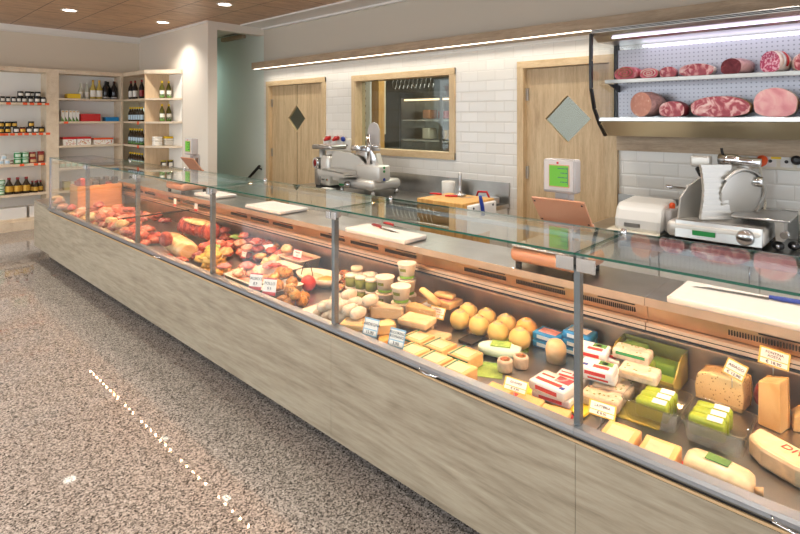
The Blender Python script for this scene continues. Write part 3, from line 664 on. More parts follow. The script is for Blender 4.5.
def slicer_left(loc, rz, label):
    r = empty('meat_slicer', loc, rz, label, 'slicer', None, 1.15)
    MB().rbox(-.30, .10, -.30, .22, .05, .15, .04, seg=4).build('base', 'cast_alu', r)
    MB().rbox(-.26, -.10, -.34, -.02, .14, .29, .02, seg=4).build('motor_housing', 'cast_alu', r)
    MB().box(-.303, -.299, .10, .18, .07, .09).build('green_display', 'green', r)
    MB().at((-.30, .04, .09)).lathe([(.034, 0), (.034, -.03), (.0, -.034)], 18, axis='X').build('thickness_dial', 'steel_bright', r)
    for a in (-.26, .06):
        for b in (-.26, .18): MB().at((a, b, 0)).lathe([(.022, 0), (.02, .03), (.012, .055)], 12).build('foot', 'steel', r)
    MB().prism([(-.12, .28), (-.02, .36), (.12, .39), (.30, .40), (.385, .37), (.40, .28), (.38, .10), (-.10, .10)], -.22, -.205, plane='YZ').build('gauge_plate', 'cast_alu', r, bevel=.004)
    b = MB(); b.at((-.17, -.06, .30), ry=math.radians(-6)); b.lathe([(.0, .012), (.10, .014), (.16, .004), (.165, 0), (.16, -.004), (.0, -.006)], 36, axis='X'); b.build('blade', 'steel_bright', r)
    MB().prism([(-.03, .19), (.28, .16), (.30, .24), (-.02, .22)][:4], -.42, -.25, plane='YZ').build('carriage_side', 'steel', r)
    MB().rbox(-.45, -.22, -.06, .32, .17, .185, .006).build('carriage_tray', 'steel', r)
    MB().prism([(-.06, .17), (.32, .17), (.34, .23), (-.06, .205)], -.45, -.44, plane='YZ').build('tray_lip', 'cast_alu', r)
    MB().tube([(-.20, -.14, .28), (-.20, -.14, .58)], .02, 12).build('pusher_post', 'chrome', r)
    pd = MB(); pd.prism([(-.22, .42), (-.06, .42), (-.06, .62), (-.09, .68), (-.14, .70), (-.19, .68), (-.22, .62)], -.14, -.12, plane='YZ'); pd.build('pusher_plate', 'grey_plastic', r, bevel=.004)
    MB().tube([(-.21, -.14, .50), (-.24, -.24, .475), (-.24, -.33, .47)], [.012, .012, .018], 10).build('pusher_handle', 'chrome', r)
    MB().rbox(-.26, -.18, -.07, .05, .42, .47, .008).build('sharpener_cover', 'steel_bright', r)
    MB().prism([(-.30, .16), (-.20, .16), (-.22, .40)], -.18, -.12, plane='YZ').build('brace', 'cast_alu', r)
    for z in (.235, .27): MB().at((-.19, -.345, z)).lathe([(.012, 0), (.012, .018)], 10, axis='Y').build('green_button', 'green', r)
    MB().at((-.19, -.345, .16)).lathe([(.02, 0), (.014, .0), (.014, .02)][1:], 10, axis='Y').build('blue_knob', 'dark_blue', r)
    return r
slicer_left((4.30, 4.46, ZB), 0, 'steel meat slicer with tall grey pusher plate in front of the window')
# meat grinder
gx, gy = 4.15, onX(318, 4.05)[0]
r = empty('meat_grinder', (gx, gy-.06, ZB), 0, 'steel meat grinder with flat feed tray at the left end of the bench', 'grinder'); r.scale = (.9, .78, 1.12)
MB().rbox(-.13, .13, -.22, .02, .03, .36, .05, seg=4).build('motor_housing', 'cast_alu', r)
MB().rbox(-.11, .05, .03, .17, .03, .20, .01).build('stand', 'steel', r)
MB().tube([(-.02, .10, .20), (-.02, .10, .42)], .045, 14).build('feed_tube', 'cast_alu', r)
MB().at((-.10, .10, .27)).lathe([(.05, .12), (.062, .06), (.066, -.02), (.058, -.05)], 20, axis='X').build('grinding_head', 'steel_bright', r)
MB().at((-.15, .10, .27)).lathe([(.04, 0), (.0, -.003)], 16, axis='X').build('red_plate', 'deep_red', r)
MB().rbox(-.14, .14, -.28, .20, .42, .47, .02, seg=4).build('feed_tray', 'steel', r)
for yy, m in ((-.06, 'black'), (-.10, 'black'), (-.16, 'green'), (-.18, 'red')): MB().at((-.131, yy, .10)).lathe([(.009, 0), (.009, -.006)], 8, axis='X').build('switch', m, r)
MB().at((0, 0, 0)).box(-.1, .1, -.2, .15, 0, .03).build('foot', 'rubber', r)
o = MB().rbox(4.0, 4.12, gy-.34, gy-.16, ZB, ZB+.02, .01).build('cloth', 'paper'); tag(o, 'folded white cloth beside the foot of the meat grinder', 'cloth')
p = onplane(402, 186, ZB)
r = empty('sponge_tray', (p[0], p[1], ZB), .1, 'low tray of yellowish sponges on the bench below the window', 'tray')
MB().rbox(-.08, .08, -.16, .16, 0, .03, .01).build('tray', 'steel', r)
for k in range(4): MB().rbox(-.05, .05, -.14+k*.07, -.085+k*.07, .03, .055, .01).build('sponge', 'olive_card' if k % 2 else 'cream_plastic', r)
# butcher block
zt = .96
r = empty('butcher_block', (0, 0, 0), 0, 'thick end-grain wooden butcher block standing in front of the bench', 'butcher block')
yA, yB, xA, XE = 2.547, 3.04, 3.45, 3.90
MB().box(xA, XE, yA, yB, zt-.17, zt).build('block', 'butcher_wood', r, bevel=.006)
MB().box(xA+.02, XE-.04, yA+.02, yB-.02, .12, zt-.171).build('stand', 'butcher_wood', r)
for a in (xA+.02, XE-.1):
    for b in (yA+.02, yB-.08): MB().box(a, a+.06, b, b+.06, 0, .12).build('leg', 'butcher_wood', r)
for (u, v, ang, lab) in ((449, 194, 2.55, 'red-handled knife on the butcher block, left of the two'), (459, 197, 2.75, 'red-handled knife on the butcher block, right of the two')):
    p = onplane(u, v, zt); p = (min(p[0], XE-.18), p[1])
    knife((p[0], p[1]), ang-PI-.6, zt+.001, lab, 'red', .14, .11, .025)
p = onplane(462, 195.5, zt)
r = empty('meat_tenderizer', (XE-.10, p[1]-.0, zt+.001), 0, 'steel meat tenderizer standing upright on the butcher block', 'tenderizer')
MB().lathe([(.001, 0), (.055, .002), (.055, .014), (.02, .022), (.012, .05), (.014, .10), (.017, .17), (.016, .20), (.0, .206)], 18).build('head', 'steel', r)
r = empty('knife_pocket', (0, 0, 0), 0, 'white plastic knife pocket hooked on the front side of the butcher block', 'knife holder')
MB().rbox(xA+.04, XE-.03, yA-.045, yA-.002, .70, .945, .012).build('pocket', 'white_plastic', r)
for x in (xA+.08, XE-.09): MB().at((x, yA-.046, .92)).lathe([(.010, 0), (.010, -.003)], 8, axis='Y').build('screw', 'dark_metal', r)
r = empty('butcher_knife', (0, 0, 0), 0, 'bright blue knife handle sticking out of the white knife pocket', 'knife')
MB().tube([(xA+.20, yA-.057, .85), (xA+.19, yA-.055, .92), (xA+.165, yA-.055, .995), (xA+.16, yA-.055, 1.015)], [.016, .017, .015, .012], 10).build('handle', 'dark_blue', r)
p = onplane(449, 195, ZB)
r = empty('paper_roll', (4.40, onX(448.5, 4.4)[0], ZB), 0, 'white paper towel roll standing on the bench behind the butcher block', 'paper roll')
MB().lathe([(.02, .19), (.07, .19), (.072, .186), (.072, .003), (.07, 0)], 24).build('roll', 'paper', r)
for k, u in enumerate((492, 500)):
    p = onplane(u, 203, ZB)
    o = MB().at((4.08+.15*k, 2.90, ZB+.001)).rbox(-.06, .06, -.05, .05, 0, .05, .02).build('folded_cloth', 'paper'); tag(o, 'folded pale cloth at the right end of the bench, %s' % ('nearer the block' if k == 0 else 'nearer the tiled wall'), 'cloth', 'cloths on the bench')
yy = 2.98
r = empty('bag_sealer', (4.42, yy, ZB), 0, 'small appliance with a red curved handle at the right end of the bench', 'sealer')
MB().rbox(-.08, .08, -.11, .06, 0, .07, .012).build('body', 'steel', r)
MB().tube([(-.05, .08, .07), (-.05, .06, .12), (-.05, -.04, .125), (-.05, -.07, .07)], .011, 8).build('handle', 'red', r)
# covered machine, bottle and knobs on the right bench
p = onplane(612, 221, ZB); q = onplane(664, 229, ZB)
r = empty('covered_appliance', (0, 0, 0), 0, 'appliance under a white rounded cover on the right bench beside the oak frame', 'appliance')
y1_, y0_ = onX(612, 4.05)[0], onX(662, 4.05)[0]
MB().prism([(4.03, .012), (4.03, .10), (4.07, .19), (4.13, .215), (4.42, .23), (4.44, .01)], y0_, y1_-.02, plane='XZ').build('cover', 'white_plastic', r, bevel=.03)
for o in r.children: o.location.z = ZB
ob = MB().rbox(3.99, 4.45, y0_+.01, y1_+.02, ZB, ZB+.018, .006).build('base_tray', 'cream_plastic', r)
MB().rbox(4.10, 4.40, y0_-.05, y0_, ZB+.02, ZB+.19, .015).build('side_body', 'grey_plastic', r)
MB().at((4.2, y0_-.025, ZB+.20)).lathe([(.02, -.01), (.02, .02), (.012, .03)], 12).build('orange_knob', 'orange', r)
yl = (y0_*.42+y1_*.58); MB().box(4.024, 4.031, yl-.06, yl+.05, ZB+.045, ZB+.075).build('name_plate', 'steel', r)
for k, u in enumerate((777, 793)):
    p = onplane(u, 252, ZB)
    r = empty('round_weight', (p[0]+.05, p[1], ZB), 0, 'black round knob weight on the right bench, %s of the pair' % ('left' if k == 0 else 'right'), 'weight', 'black weights on the bench')
    MB().blob((0, 0, .03), (.034, .034, .03), amp=0).build('knob', 'black', r)
    MB().at((-.034, 0, .034)).lathe([(.010, .004), (.010, -.002), (0, -.003)], 10, axis='X').build('chrome_cap', 'chrome', r)
yy = onX(806, 4.45)[0]
r = empty('spray_bottle', (4.45, yy, ZB), 0, 'white bottle at the right edge of the bench', 'bottle')
MB().lathe([(.05, 0), (.055, .01), (.055, .22), (.03, .27), (.014, .29), (.014, .32)], 18).build('body', 'white_plastic', r)
MB().lathe([(.018, .32), (.018, .35), (.006, .36)], 12).build('cap', 'yellow', r)

# ------------------------------------------------------------------ hanging refrigerated display
YH1 = 1.766; YH0 = -2.2
hd = empty('hanging_meat_display', (0, 0, 0), 0, 'wall-hung refrigerated steel display with two shelves of cured meats', 'display cabinet')
XS = 4.05
side = [(XS, 2.30), (XS+.0, 1.88), (XS+.06, 1.72), (XS+.16, 1.60), (4.363, 1.50), (XW-.002, 1.50), (XW-.002, 2.30)]
# side pane with black front edge
MB().prism([(XS+.012, 2.29), (XS+.012, 1.88), (XS+.072, 1.725), (XS+.17, 1.605), (4.37, 1.51), (XW-.07, 1.51), (XW-.07, 2.29)], YH1-.008, YH1, plane='XZ').build('side_pane', 'clear_glass', hd)
fe = [(XS, 2.31), (XS-.004, 2.1), (XS+.0, 1.88), (XS+.06, 1.72), (XS+.16, 1.60), (4.33, 1.50)]
mb = MB()
for (a, b) in zip(fe, fe[1:]): mb.prism([a, b, (b[0]+.03, b[1]+.008), (a[0]+.03, a[1])], YH1-.014, YH1+.006, plane='XZ')
mb.build('edge_trim', 'black', hd)
MB().box(XW-.07, XW-.045, YH1-.03, YH1, 1.50, 2.3).build('rear_post', 'black', hd)
bkz = 1.50
MB().box(XW-.045, XW-.002, YH0, YH1-.0, bkz, 2.36).build('rear_wall', 'steel_bright', hd)
# perforated back panel as dark dots
dm, nt, b = newmat('perforated'); mp = coords(nt, (1, 1, 1)); v = nt.nodes.new('ShaderNodeTexVoronoi'); v.inputs['Scale'].default_value = 32; v.inputs['Randomness'].default_value = 0
s_ = nt.nodes.new('ShaderNodeSeparateXYZ'); c_ = nt.nodes.new('ShaderNodeCombineXYZ'); link(nt, mp, 0, s_, 0); link(nt, s_, 'Y', c_, 'X'); link(nt, s_, 'Z', c_, 'Y'); link(nt, c_, 0, v, 'Vector')
rp = ramp(nt, [(.17, srgb((140, 138, 146))), (.2, srgb((182, 180, 188)))]); link(nt, v, 'Distance', rp, 0); link(nt, rp, 0, b, 'Base Color'); b.inputs['Metallic'].default_value = .5; b.inputs['Roughness'].default_value = .35
MB().box(XW-.058, XW-.046, YH0, YH1-.03, 1.66, 2.22).build('perforated_panel', 'perforated', hd)
MB().prism([(XS-.0, 2.31), (XS-.0, 2.34), (XW-.05, 2.38), (XW-.05, 2.26), (XS+.12, 2.25), (XS+.04, 2.285)], YH0, YH1-.01, plane='XZ').build('canopy', 'steel', hd, bevel=.004)
for k in range(2): MB().box(XS-.004, XS+.0, YH0, YH1-.02, 2.315+k*.010, 2.321+k*.010).build('canopy_line', 'dark_metal', hd)
MB().box(XS+.055, XS+.075, YH0, YH1-.15, 2.262, 2.272).build('front_lamp', 'cool_glow', hd)
MB().box(XW-.12, XW-.10, YH0, YH1-.25, 2.225, 2.24).build('rear_lamp', 'cool_glow', hd)
area('meat_display_lamp', (XS+.28, (YH0+YH1)/2, 2.235), .06, YH1-YH0-.3, 3.2, (.93, .88, 1))
zs1 = 1.955
MB().prism([(4.27, zs1-.028), (4.265, zs1+.002), (XW-.06, zs1), (XW-.06, zs1-.012), (4.29, zs1-.014), (4.29, zs1-.028)], YH0, YH1-.03, plane='XZ').build('upper_shelf', 'steel', hd, bevel=.002)
MB().prism([(4.30, zs1-.03), (XW-.06, zs1-.09), (XW-.06, zs1-.03)], YH1-.05, YH1-.04, plane='XZ').build('shelf_bracket', 'dark_metal', hd)
zs2 = 1.655
MB().prism([(4.19, zs2-.03), (4.19, zs2), (XW-.06, zs2), (XW-.06, zs2-.03)], YH0, YH1-.012, plane='XZ').build('lower_shelf', 'steel', hd, bevel=.002)
MB().prism([(4.21, zs2-.031), (4.35, 1.505), (XW-.05, 1.505), (XW-.05, zs2-.031)], YH0, YH1-.02, plane='XZ').build('lower_housing', 'housing_steel', hd, bevel=.003)
# meats on its shelves
def fresh(name, stops, scale=14, dist=1.5, rough=.35):
    m, nt, b = newmat(name); mp = coords(nt); n = nt.nodes.new('ShaderNodeTexNoise'); n.inputs['Scale'].default_value = scale; n.inputs['Detail'].default_value = 4; n.inputs['Distortion'].default_value = dist
    link(nt, mp, 'Vector', n, 'Vector'); r = ramp(nt, [(p, srgb(c)) for p, c in stops]); link(nt, n, 'Fac', r, 'Fac'); link(nt, r, 'Color', b, 'Base Color'); b.inputs['Roughness'].default_value = rough
    b.inputs['Subsurface Weight'].default_value = 0; bumpn(nt, b, n, 'Fac', .2, .01); return m
fresh('ham_cut', [(.3, (150, 44, 56)), (.48, (176, 62, 74)), (.58, (226, 166, 160)), (.75, (240, 214, 204))])
fresh('ham_pink', [(.3, (214, 128, 132)), (.5, (230, 160, 158)), (.7, (238, 196, 186))], 8)
fresh('fat', [(.3, (228, 196, 176)), (.6, (240, 220, 204))], 10)
fresh('rind', [(.3, (120, 82, 48)), (.55, (170, 128, 78)), (.75, (196, 160, 112))], 9)
fresh('dark_ham', [(.3, (92, 26, 36)), (.55, (118, 40, 50)), (.75, (150, 70, 74))], 20)
fresh('salame', [(.40, (190, 60, 96)), (.5, (206, 90, 120)), (.56, (238, 186, 196))], 60, 0)
fresh('mortadella', [(.45, (218, 152, 132)), (.62, (226, 164, 144)), (.68, (240, 206, 184))], 34, 0)
fresh('roll_meat', [(.35, (196, 60, 80)), (.55, (220, 110, 118)), (.7, (240, 190, 184))], 12)
fresh('casing', [(.3, (150, 110, 110)), (.6, (196, 150, 142))], 18)
def log(name, u0, u1, v, X, z, ry_, mats, label, cat, ratio=1.0, swirl=False, tilt=.25, depth=.16, amp=.05, group=None):
    """cut end faces the shop; body runs back to the wall"""
    ya, yb = onX(u0, X)[0], onX(u1, X)[0]; w = (ya-yb)/2; h = ry_; cy = (ya+yb)/2
    r = empty(name, (X, cy, z), tilt, label, cat, group)
    mb = MB(); rs = []; N = 22
    for (x, f) in ((0, .97), (.008, 1.0), (depth*.5, 1.02), (depth*.85, .85), (depth, .5), (depth+.01, .1)):
        ring = []
        for k in range(N):
            a = 2*PI*k/N; g = 1+amp*noise.noise(Vector((math.cos(a)*1.5, math.sin(a)*1.5, sum(map(ord, label)) % 7*1.3)))
            sa, ca = math.sin(a), math.cos(a)
            if sa < 0 and amp > .03: sa, ca = -abs(sa)**.55, math.copysign(abs(ca)**.7, ca)
            ring.append((x, w*f*g*ca, max(h+h*f*g*sa, .001)))
        rs.append(ring)
    mb.rings(rs, False, True); mb.build('rind', mats[1], r)
    f = MB(); face = [(x-.0005, y_, z_) for x, y_, z_ in rs[0]]
    f.add([(-.002, 0, h)]+face, [(0, k+1, (k+1) % N+1) for k in range(N)], smooth=False); f.build('cut_face', mats[0], r)
    if swirl:
        pts = []
        for k in range(40):
            a = k*.42; q = (1-k/42)
            pts.append((-.004, w*.85*q*math.cos(a), h+h*.85*q*math.sin(a)))
        MB().tube(pts, .0035, 5).build('spiral_filling', 'rind' if swirl == 1 else 'fat', r)
    return r
r = 0
log('rolled_meat', 613, 637, 78, 4.33, zs1+.002, .052, ('roll_meat', 'roll_meat'), 'rolled pink meat with a dark spiral at the left end of the upper shelf', 'meat', swirl=1, tilt=-.2)
log('rolled_meat', 636, 654, 78, 4.33, zs1+.002, .040, ('roll_meat', 'salmon_metal'), 'small pancetta roll with white fat spiral, second on the upper shelf', 'meat', swirl=2, tilt=.1)
log('cured_meat', 659, 676, 78, 4.34, zs1+.002, .042, ('ham_cut', 'ham_cut'), 'small marbled red cured meat, third on the upper shelf', 'meat', tilt=.15)
log('cured_meat', 678.5, 714.5, 78, 4.33, zs1+.002, .047, ('ham_cut', 'fat'), 'flat piece of red speck with a fat edge on the upper shelf', 'meat', tilt=.0, depth=.13)
log('cured_meat', 718, 744, 78, 4.33, zs1+.002, .058, ('dark_ham', 'casing'), 'dark wine-red bresaola with the cut end facing the shop', 'meat', tilt=-.45, depth=.18)
log('salame', 758, 782, 75, 4.33, zs1+.002, .073, ('salame', 'fat'), 'thick pink speckled salame with red and white banded casing', 'salame', tilt=-.4, depth=.17)
log('cured_meat', 793, 815, 75, 4.33, zs1+.002, .06, ('ham_cut', 'fat'), 'red cured meat at the right edge of the upper shelf', 'meat')
log('mortadella', 627, 655, 115, 4.28, zs2+.002, .098, ('mortadella', 'casing'), 'large round mortadella on the lower shelf at the left', 'mortadella', tilt=-.4, depth=.2, amp=.02)
log('cured_meat', 656, 683, 115, 4.28, zs2+.002, .060, ('ham_cut', 'dark_ham'), 'dark red marbled coppa beside the mortadella', 'meat', tilt=-.1)
log('cured_ham', 690, 751, 115, 4.30, zs2+.002, .075, ('ham_cut', 'rind'), 'long raw ham with brown rind in the middle of the lower shelf', 'ham', tilt=.06, depth=.2)
log('cooked_ham', 753, 798, 115, 4.28, zs2+.002, .098, ('ham_pink', 'fat'), 'large pale pink cooked ham on the lower shelf at the right', 'ham', tilt=.05, depth=.2)
log('cured_meat', 799, 822, 115, 4.28, zs2+.002, .08, ('dark_ham', 'rind'), 'dark ham piece at the right edge of the lower shelf', 'meat')
for o in list(bpy.data.objects):
    if o.name.startswith('salame') and o.type == 'EMPTY':
        MB().tube([(.06, 0, .0765), (.085, 0, .0765)], .0755, 24, caps=False).build('red_band', 'red', o)
        MB().tube([(.03, 0, .076), (.05, 0, .076)], .075, 24, caps=False).build('white_band', 'paper', o)
# ------------------------------------------------------------------ shelving along the left wall and round the corner
YS = 9.41; YWL = 9.745
ZA = [1.879, 1.43, .975, .534, .17]; ZBs = [1.957, 1.596, 1.22, .87, .52, .17]
XA0, XA1 = -1.6, onY(46.5, YS)[0]; XB0 = onY(59, YS)[0]; XC = 3.295; YC0 = 8.50
ZT0, ZT1 = 2.335, 2.395
def front_labels(shelf, xs, y, z, axis='x', w=.055):
    for q in xs:
        if axis == 'x': MB().box(q-w/2, q+w/2, y-.004, y-.0005, z-.035, z-.001).build('price_label', 'orange', shelf)
        else: MB().box(y-.004, y-.0005, q-w/2, q+w/2, z-.05, z-.001).build('price_label', 'orange', shelf)
su = empty('shelving_unit', (0, 0, 0), 0, 'pale wooden wall shelving at the far left, full of jars', 'shelving')
MB().box(XA1, XB0, YS, YWL, 0, ZT0).build('upright', 'shelf_wood', su); MB().box(XA0, XA0+.04, YS, YWL, 0, ZT0).build('upright', 'shelf_wood', su)
MB().box(XA0, XB0, YS-.01, YWL, ZT0, ZT1).build('top_board', 'shelf_wood', su)
MB().box(XA0, XA1, YWL-.01, YWL, .1, ZT0).build('back_board', 'white_back', su)
lab = {0: (8.5, 25, 32, 39.5, 47), 1: (2, 6, 12.5, 20, 26.5, 34, 41, 48), 2: (22, 36, 43)}
for k, z in enumerate(ZA):
    s = MB().box(XA0+.04, XA1, YS, YWL-.01, z-.035, z).build('shelf', 'shelf_wood', su)
    if k in lab: front_labels(s, [onY(u, YS)[0] for u in lab[k]], YS, z)
MB().box(XA0, XA1, YS-.03, YWL, 0, .135).build('base', 'shelf_wood', su)
sb = empty('shelving_unit', (0, 0, 0), 0, 'pale wooden wall shelving in the left corner with boxes and bottles', 'shelving')
MB().box(XC-.03, XC, YS-.0, YWL, 0, ZT0).build('upright', 'shelf_wood', sb)
MB().box(XB0+.001, XC, YS-.01, YWL, ZT0, ZT1).build('top_board', 'shelf_wood', sb); MB().box(XB0+.001, XC-.03, YWL-.01, YWL, .1, ZT0).build('back_board', 'white_back', sb)
for k, z in enumerate(ZBs):
    s = MB().box(XB0+.001, XC-.03, YS, YWL-.01, z-.03, z).build('shelf', 'shelf_wood', sb)
    if k == 1: front_labels(s, [onY(66, YS)[0]], YS, z)
scu = empty('shelving_unit', (0, 0, 0), 0, 'narrow wooden shelving against the tall side wall holding dark bottles', 'shelving')
XCW = 3.675
MB().box(XC+.002, XCW, YC0-.0, YC0+.03, 0, ZT0).build('upright', 'panel_wood', scu)
MB().box(XC-.008, XCW, YC0, YS-.02, ZT0, ZT1).build('top_board', 'shelf_wood', scu); MB().box(XCW-.01, XCW, YC0+.03, YS-.02, .1, ZT0).build('back_board', 'panel_wood', scu)
for k, z in enumerate(ZBs):
    s = MB().box(XC+.002, XCW-.01, YC0+.03, YS-.02, z-.03, z).build('shelf', 'shelf_wood', scu)
    if k in (1, 2, 3): front_labels(s, [onX(138, XC)[0]], XC+.002, z, 'y', .07)
se = empty('corner_shelf', (0, 0, 0), 0, 'three-cornered end shelves at the passage side of the wooden shelving', 'shelving')
for k, z in enumerate(ZBs+[ZT1]):
    poly = [(XC-.005, YC0-.002), (XCW, YC0-.002), (XCW, 8.04), (XCW-.04, 8.05)]
    if 0 < k < 6: poly = [(XC, YC0-.002), (XCW, YC0-.002), (XCW, 8.04), (XCW-.06, 8.06), (XCW-.22, 8.17), (XC+.03, 8.42)]
    MB().prism(poly, z-(.06 if k == 6 else .03), z).build('top_board' if k == 6 else 'shelf', 'shelf_wood', se)
MB().box(XCW-.008, XCW, 8.05, YC0-.002, .1, ZT0).build('back_board', 'white_back', se)

# --- small packaged goods, one mesh each
def jar(x, y, z, r=.036, h=.085, body='black', lid='black', lb='paper', name='jar'):
    mb = MB().at((x, y, z+.001))
    mb.lathe([(r*.9, 0), (r, .006), (r, h*.78), (r*.85, h*.85)], 14, m=0); mb.lathe([(r*.92, h*.85), (r*.95, h*.87), (r*.95, h), (0, h)], 14, m=1)
    rs = [[(r*1.02*math.cos(a), r*1.02*math.sin(a), zz) for a in [(-2.4+1.6*k/6) for k in range(7)]] for zz in (h*.18, h*.68)]
    mb.rings(rs, False, False, 2, closed=False)
    return mb.build(name, [body, lid, lb], fix=False)
def bottle(x, y, z, r=.036, h=.28, body='black', cap='deep_red', lb='paper', neck=.38, name='bottle', lz=(.12, .45), lb2=None):
    mb = MB().at((x, y, z+.001)); s = h*(1-neck)
    mb.lathe([(r*.92, 0), (r, .006), (r, s*.9), (r*.85, s), (r*.42, s+h*neck*.45), (r*.34, h*.9)], 14, m=0)
    mb.lathe([(r*.40, h*.88), (r*.42, h*.89), (r*.40, h), (0, h)], 12, m=1)
    def band(z0, z1, m):
        rs = [[(r*1.02*math.cos(a), r*1.02*math.sin(a), zz) for a in [(-2.9+2.6*k/8) for k in range(9)]] for zz in (z0, z1)]
        mb.rings(rs, False, False, m, closed=False)
    band(h*lz[0], h*lz[1], 2)
    if lb2: band(h*lz[0]*.4, h*(lz[0]+.12), 3)
    return mb.build(name, [body, cap, lb]+([lb2] if lb2 else []), fix=False)
def pack(x, y, z, w, d, h, m, lidm=None, name='box', dots=None):
    mb = MB().box(x-w/2, x+w/2, y-d/2, y+d/2, z+.001, z+h*(.75 if lidm else 1), 0)
    if lidm: mb.box(x-w/2-.004, x+w/2+.004, y-d/2-.004, y+d/2+.004, z+h*.75, z+h, 1)
    if dots:
        rnd = random.Random(int(x*100))
        for k in range(26): 
            a, b = rnd.uniform(-w/2+.01, w/2-.02), rnd.uniform(.005, h*.65); mb.box(x+a, x+a+.012, y-d/2-.001, y-d/2, z+b, z+b+.010, 2+k % 2)
    return mb.build(name, [m, lidm or m]+(dots or []), fix=False)
plain('bottle_black', (24, 20, 22), .12); plain('bottle_dark', (52, 40, 24), .12); plain('oil', (84, 80, 26), .12); plain('oil_light', (196, 172, 90), .12)
plain('pale_glass', (206, 206, 190), .12); plain('mint_label', (196, 220, 200), .5); plain('sky_label', (188, 212, 226), .5); plain('sauce_red', (140, 48, 36), .35); plain('gold', (206, 160, 60), .35, .3)
# top left shelf: dark jars
z = ZA[0]
for k, u in enumerate((2.5, 8, 13.5, 18, 24, 30.5, 38.5, 44.5, 48.5)):
    x = onY(u, 9.50)[0] if k < 7 else XA1-(.118 if k == 7 else .040)
    tag(jar(x, 9.50, z, .037 if k > 3 else .031, .085, 'black', 'black', 'paper'), 'dark jar with pale label on the top left shelf, %s from the left' % ORD[k], 'jar', 'dark jars on the top left shelf')
for k, u in enumerate((20.5, 24.5, 30.5, 36.5)):
    tag(jar(onY(u, 9.50)[0], 9.50, z+.086, .040, .08, 'black', 'black', 'paper'), 'stacked dark jar on the top left shelf, %s of four in the upper row' % ORD[k], 'jar', 'dark jars stacked on the top left shelf')
z = ZA[1]
for k, u in enumerate((1, 7.5, 16, 22, 29, 34, 41)):
    tag(jar(onY(u, 9.50)[0], 9.50, z, .040, .085, ['black', 'black', 'black', 'sauce_red', 'black', 'black', 'black'][k], 'black', ['gold', 'gold', 'paper', 'gold', 'paper', 'paper', 'gold'][k]), 'small jar in the lower row of the second left shelf, %s from the left' % ORD[k], 'jar', 'jars on the second left shelf')
for k, u in enumerate((1, 5.5, 12, 31)):
    tag(jar(onY(u, 9.50)[0], 9.50, z+.086, .041, .082, 'black', 'black', 'gold'), 'stacked dark jar on the second left shelf, %s of the upper row' % ORD[k], 'jar', 'jars stacked on the second left shelf')
z = ZA[2]
for k, (u, up) in enumerate(((1, 0), (5.5, 0), (4, 1))):
    tag(jar(onY(u, 9.50)[0], 9.50, z+up*.071, .036, .07, 'white_plastic', 'white_plastic', 'sky_label'), 'small white jar at the left end of the third shelf, %s' % ('left one below', 'right one below', 'stacked on top')[k], 'jar', 'white jars on the third left shelf')
tag(jar(onY(11.3, 9.50)[0], 9.50, z, .034, .05, 'deep_red', 'deep_red', 'paper'), 'low dark red jar between the white jars and the green jars', 'jar')
for k, (u, up) in enumerate(((17.5, 0), (25, 0), (17.5, 1), (25, 1))):
    tag(jar(onY(u, 9.50)[0], 9.50, z+up*.086, .046, .085, 'green', 'mint_label', 'mint_label'), 'pale green jar in the block of four, %s' % ('bottom left', 'bottom right', 'top left', 'top right')[k], 'jar', 'pale green jars')
for k, (u, up) in enumerate(((34, 0), (42.5, 0), (32.3, 1), (46.6, 1))):
    x = onY(u, 9.50)[0] if u < 46 else XA1-.055
    if k == 3: up = 0; 
    tag(jar(x, 9.50, z+up*.082, .05 if k < 2 else .045, .08 if k < 3 else .17, 'sauce_red', 'deep_red', 'card_brown'), 'reddish brown jar on the third left shelf, %s' % ('left of the pair', 'right of the pair', 'stacked on the left one', 'tall one against the upright')[k], 'jar', 'reddish jars on the third left shelf')
z = ZA[3]
for k in range(3):
    tag(jar(onY(1.5, 9.50)[0], 9.50, z+k*.076, .045, .074, 'green', 'white_plastic', 'mint_label'), 'green tin at the far left of the bottle shelf, %s of the stack' % ('bottom', 'middle', 'top')[k], 'tin', 'stacked green tins')
for k, u in enumerate((9, 16.5, 24.5, 29.8, 35, 40.5, 45.5)):
    big = k < 3
    x = onY(u, 9.50)[0] if u < 45 else XA1-.04
    tag(bottle(x, 9.50, z, .052 if big else .034, .24 if big else .17, 'bottle_dark', 'deep_red', 'gold', .42, lz=(.15, .5)), '%s dark bottle with yellow label on the lowest left shelf, %s from the left' % ('large' if big else 'small', ORD[k]), 'bottle', 'dark bottles with yellow labels')
for k, (u0, u1) in enumerate(((-6, 26), (29, 46))):
    x0, x1 = onY(u0, 9.5)[0], min(onY(u1, 9.5)[0], XA1-.01)
    tag(pack((x0+x1)/2, 9.56, ZA[4], x1-x0, .2, .16, 'white_plastic'), 'white carton on the floor-level shelf, %s' % ('long one at the left edge', 'short one near the counter end')[k], 'box', 'white cartons')
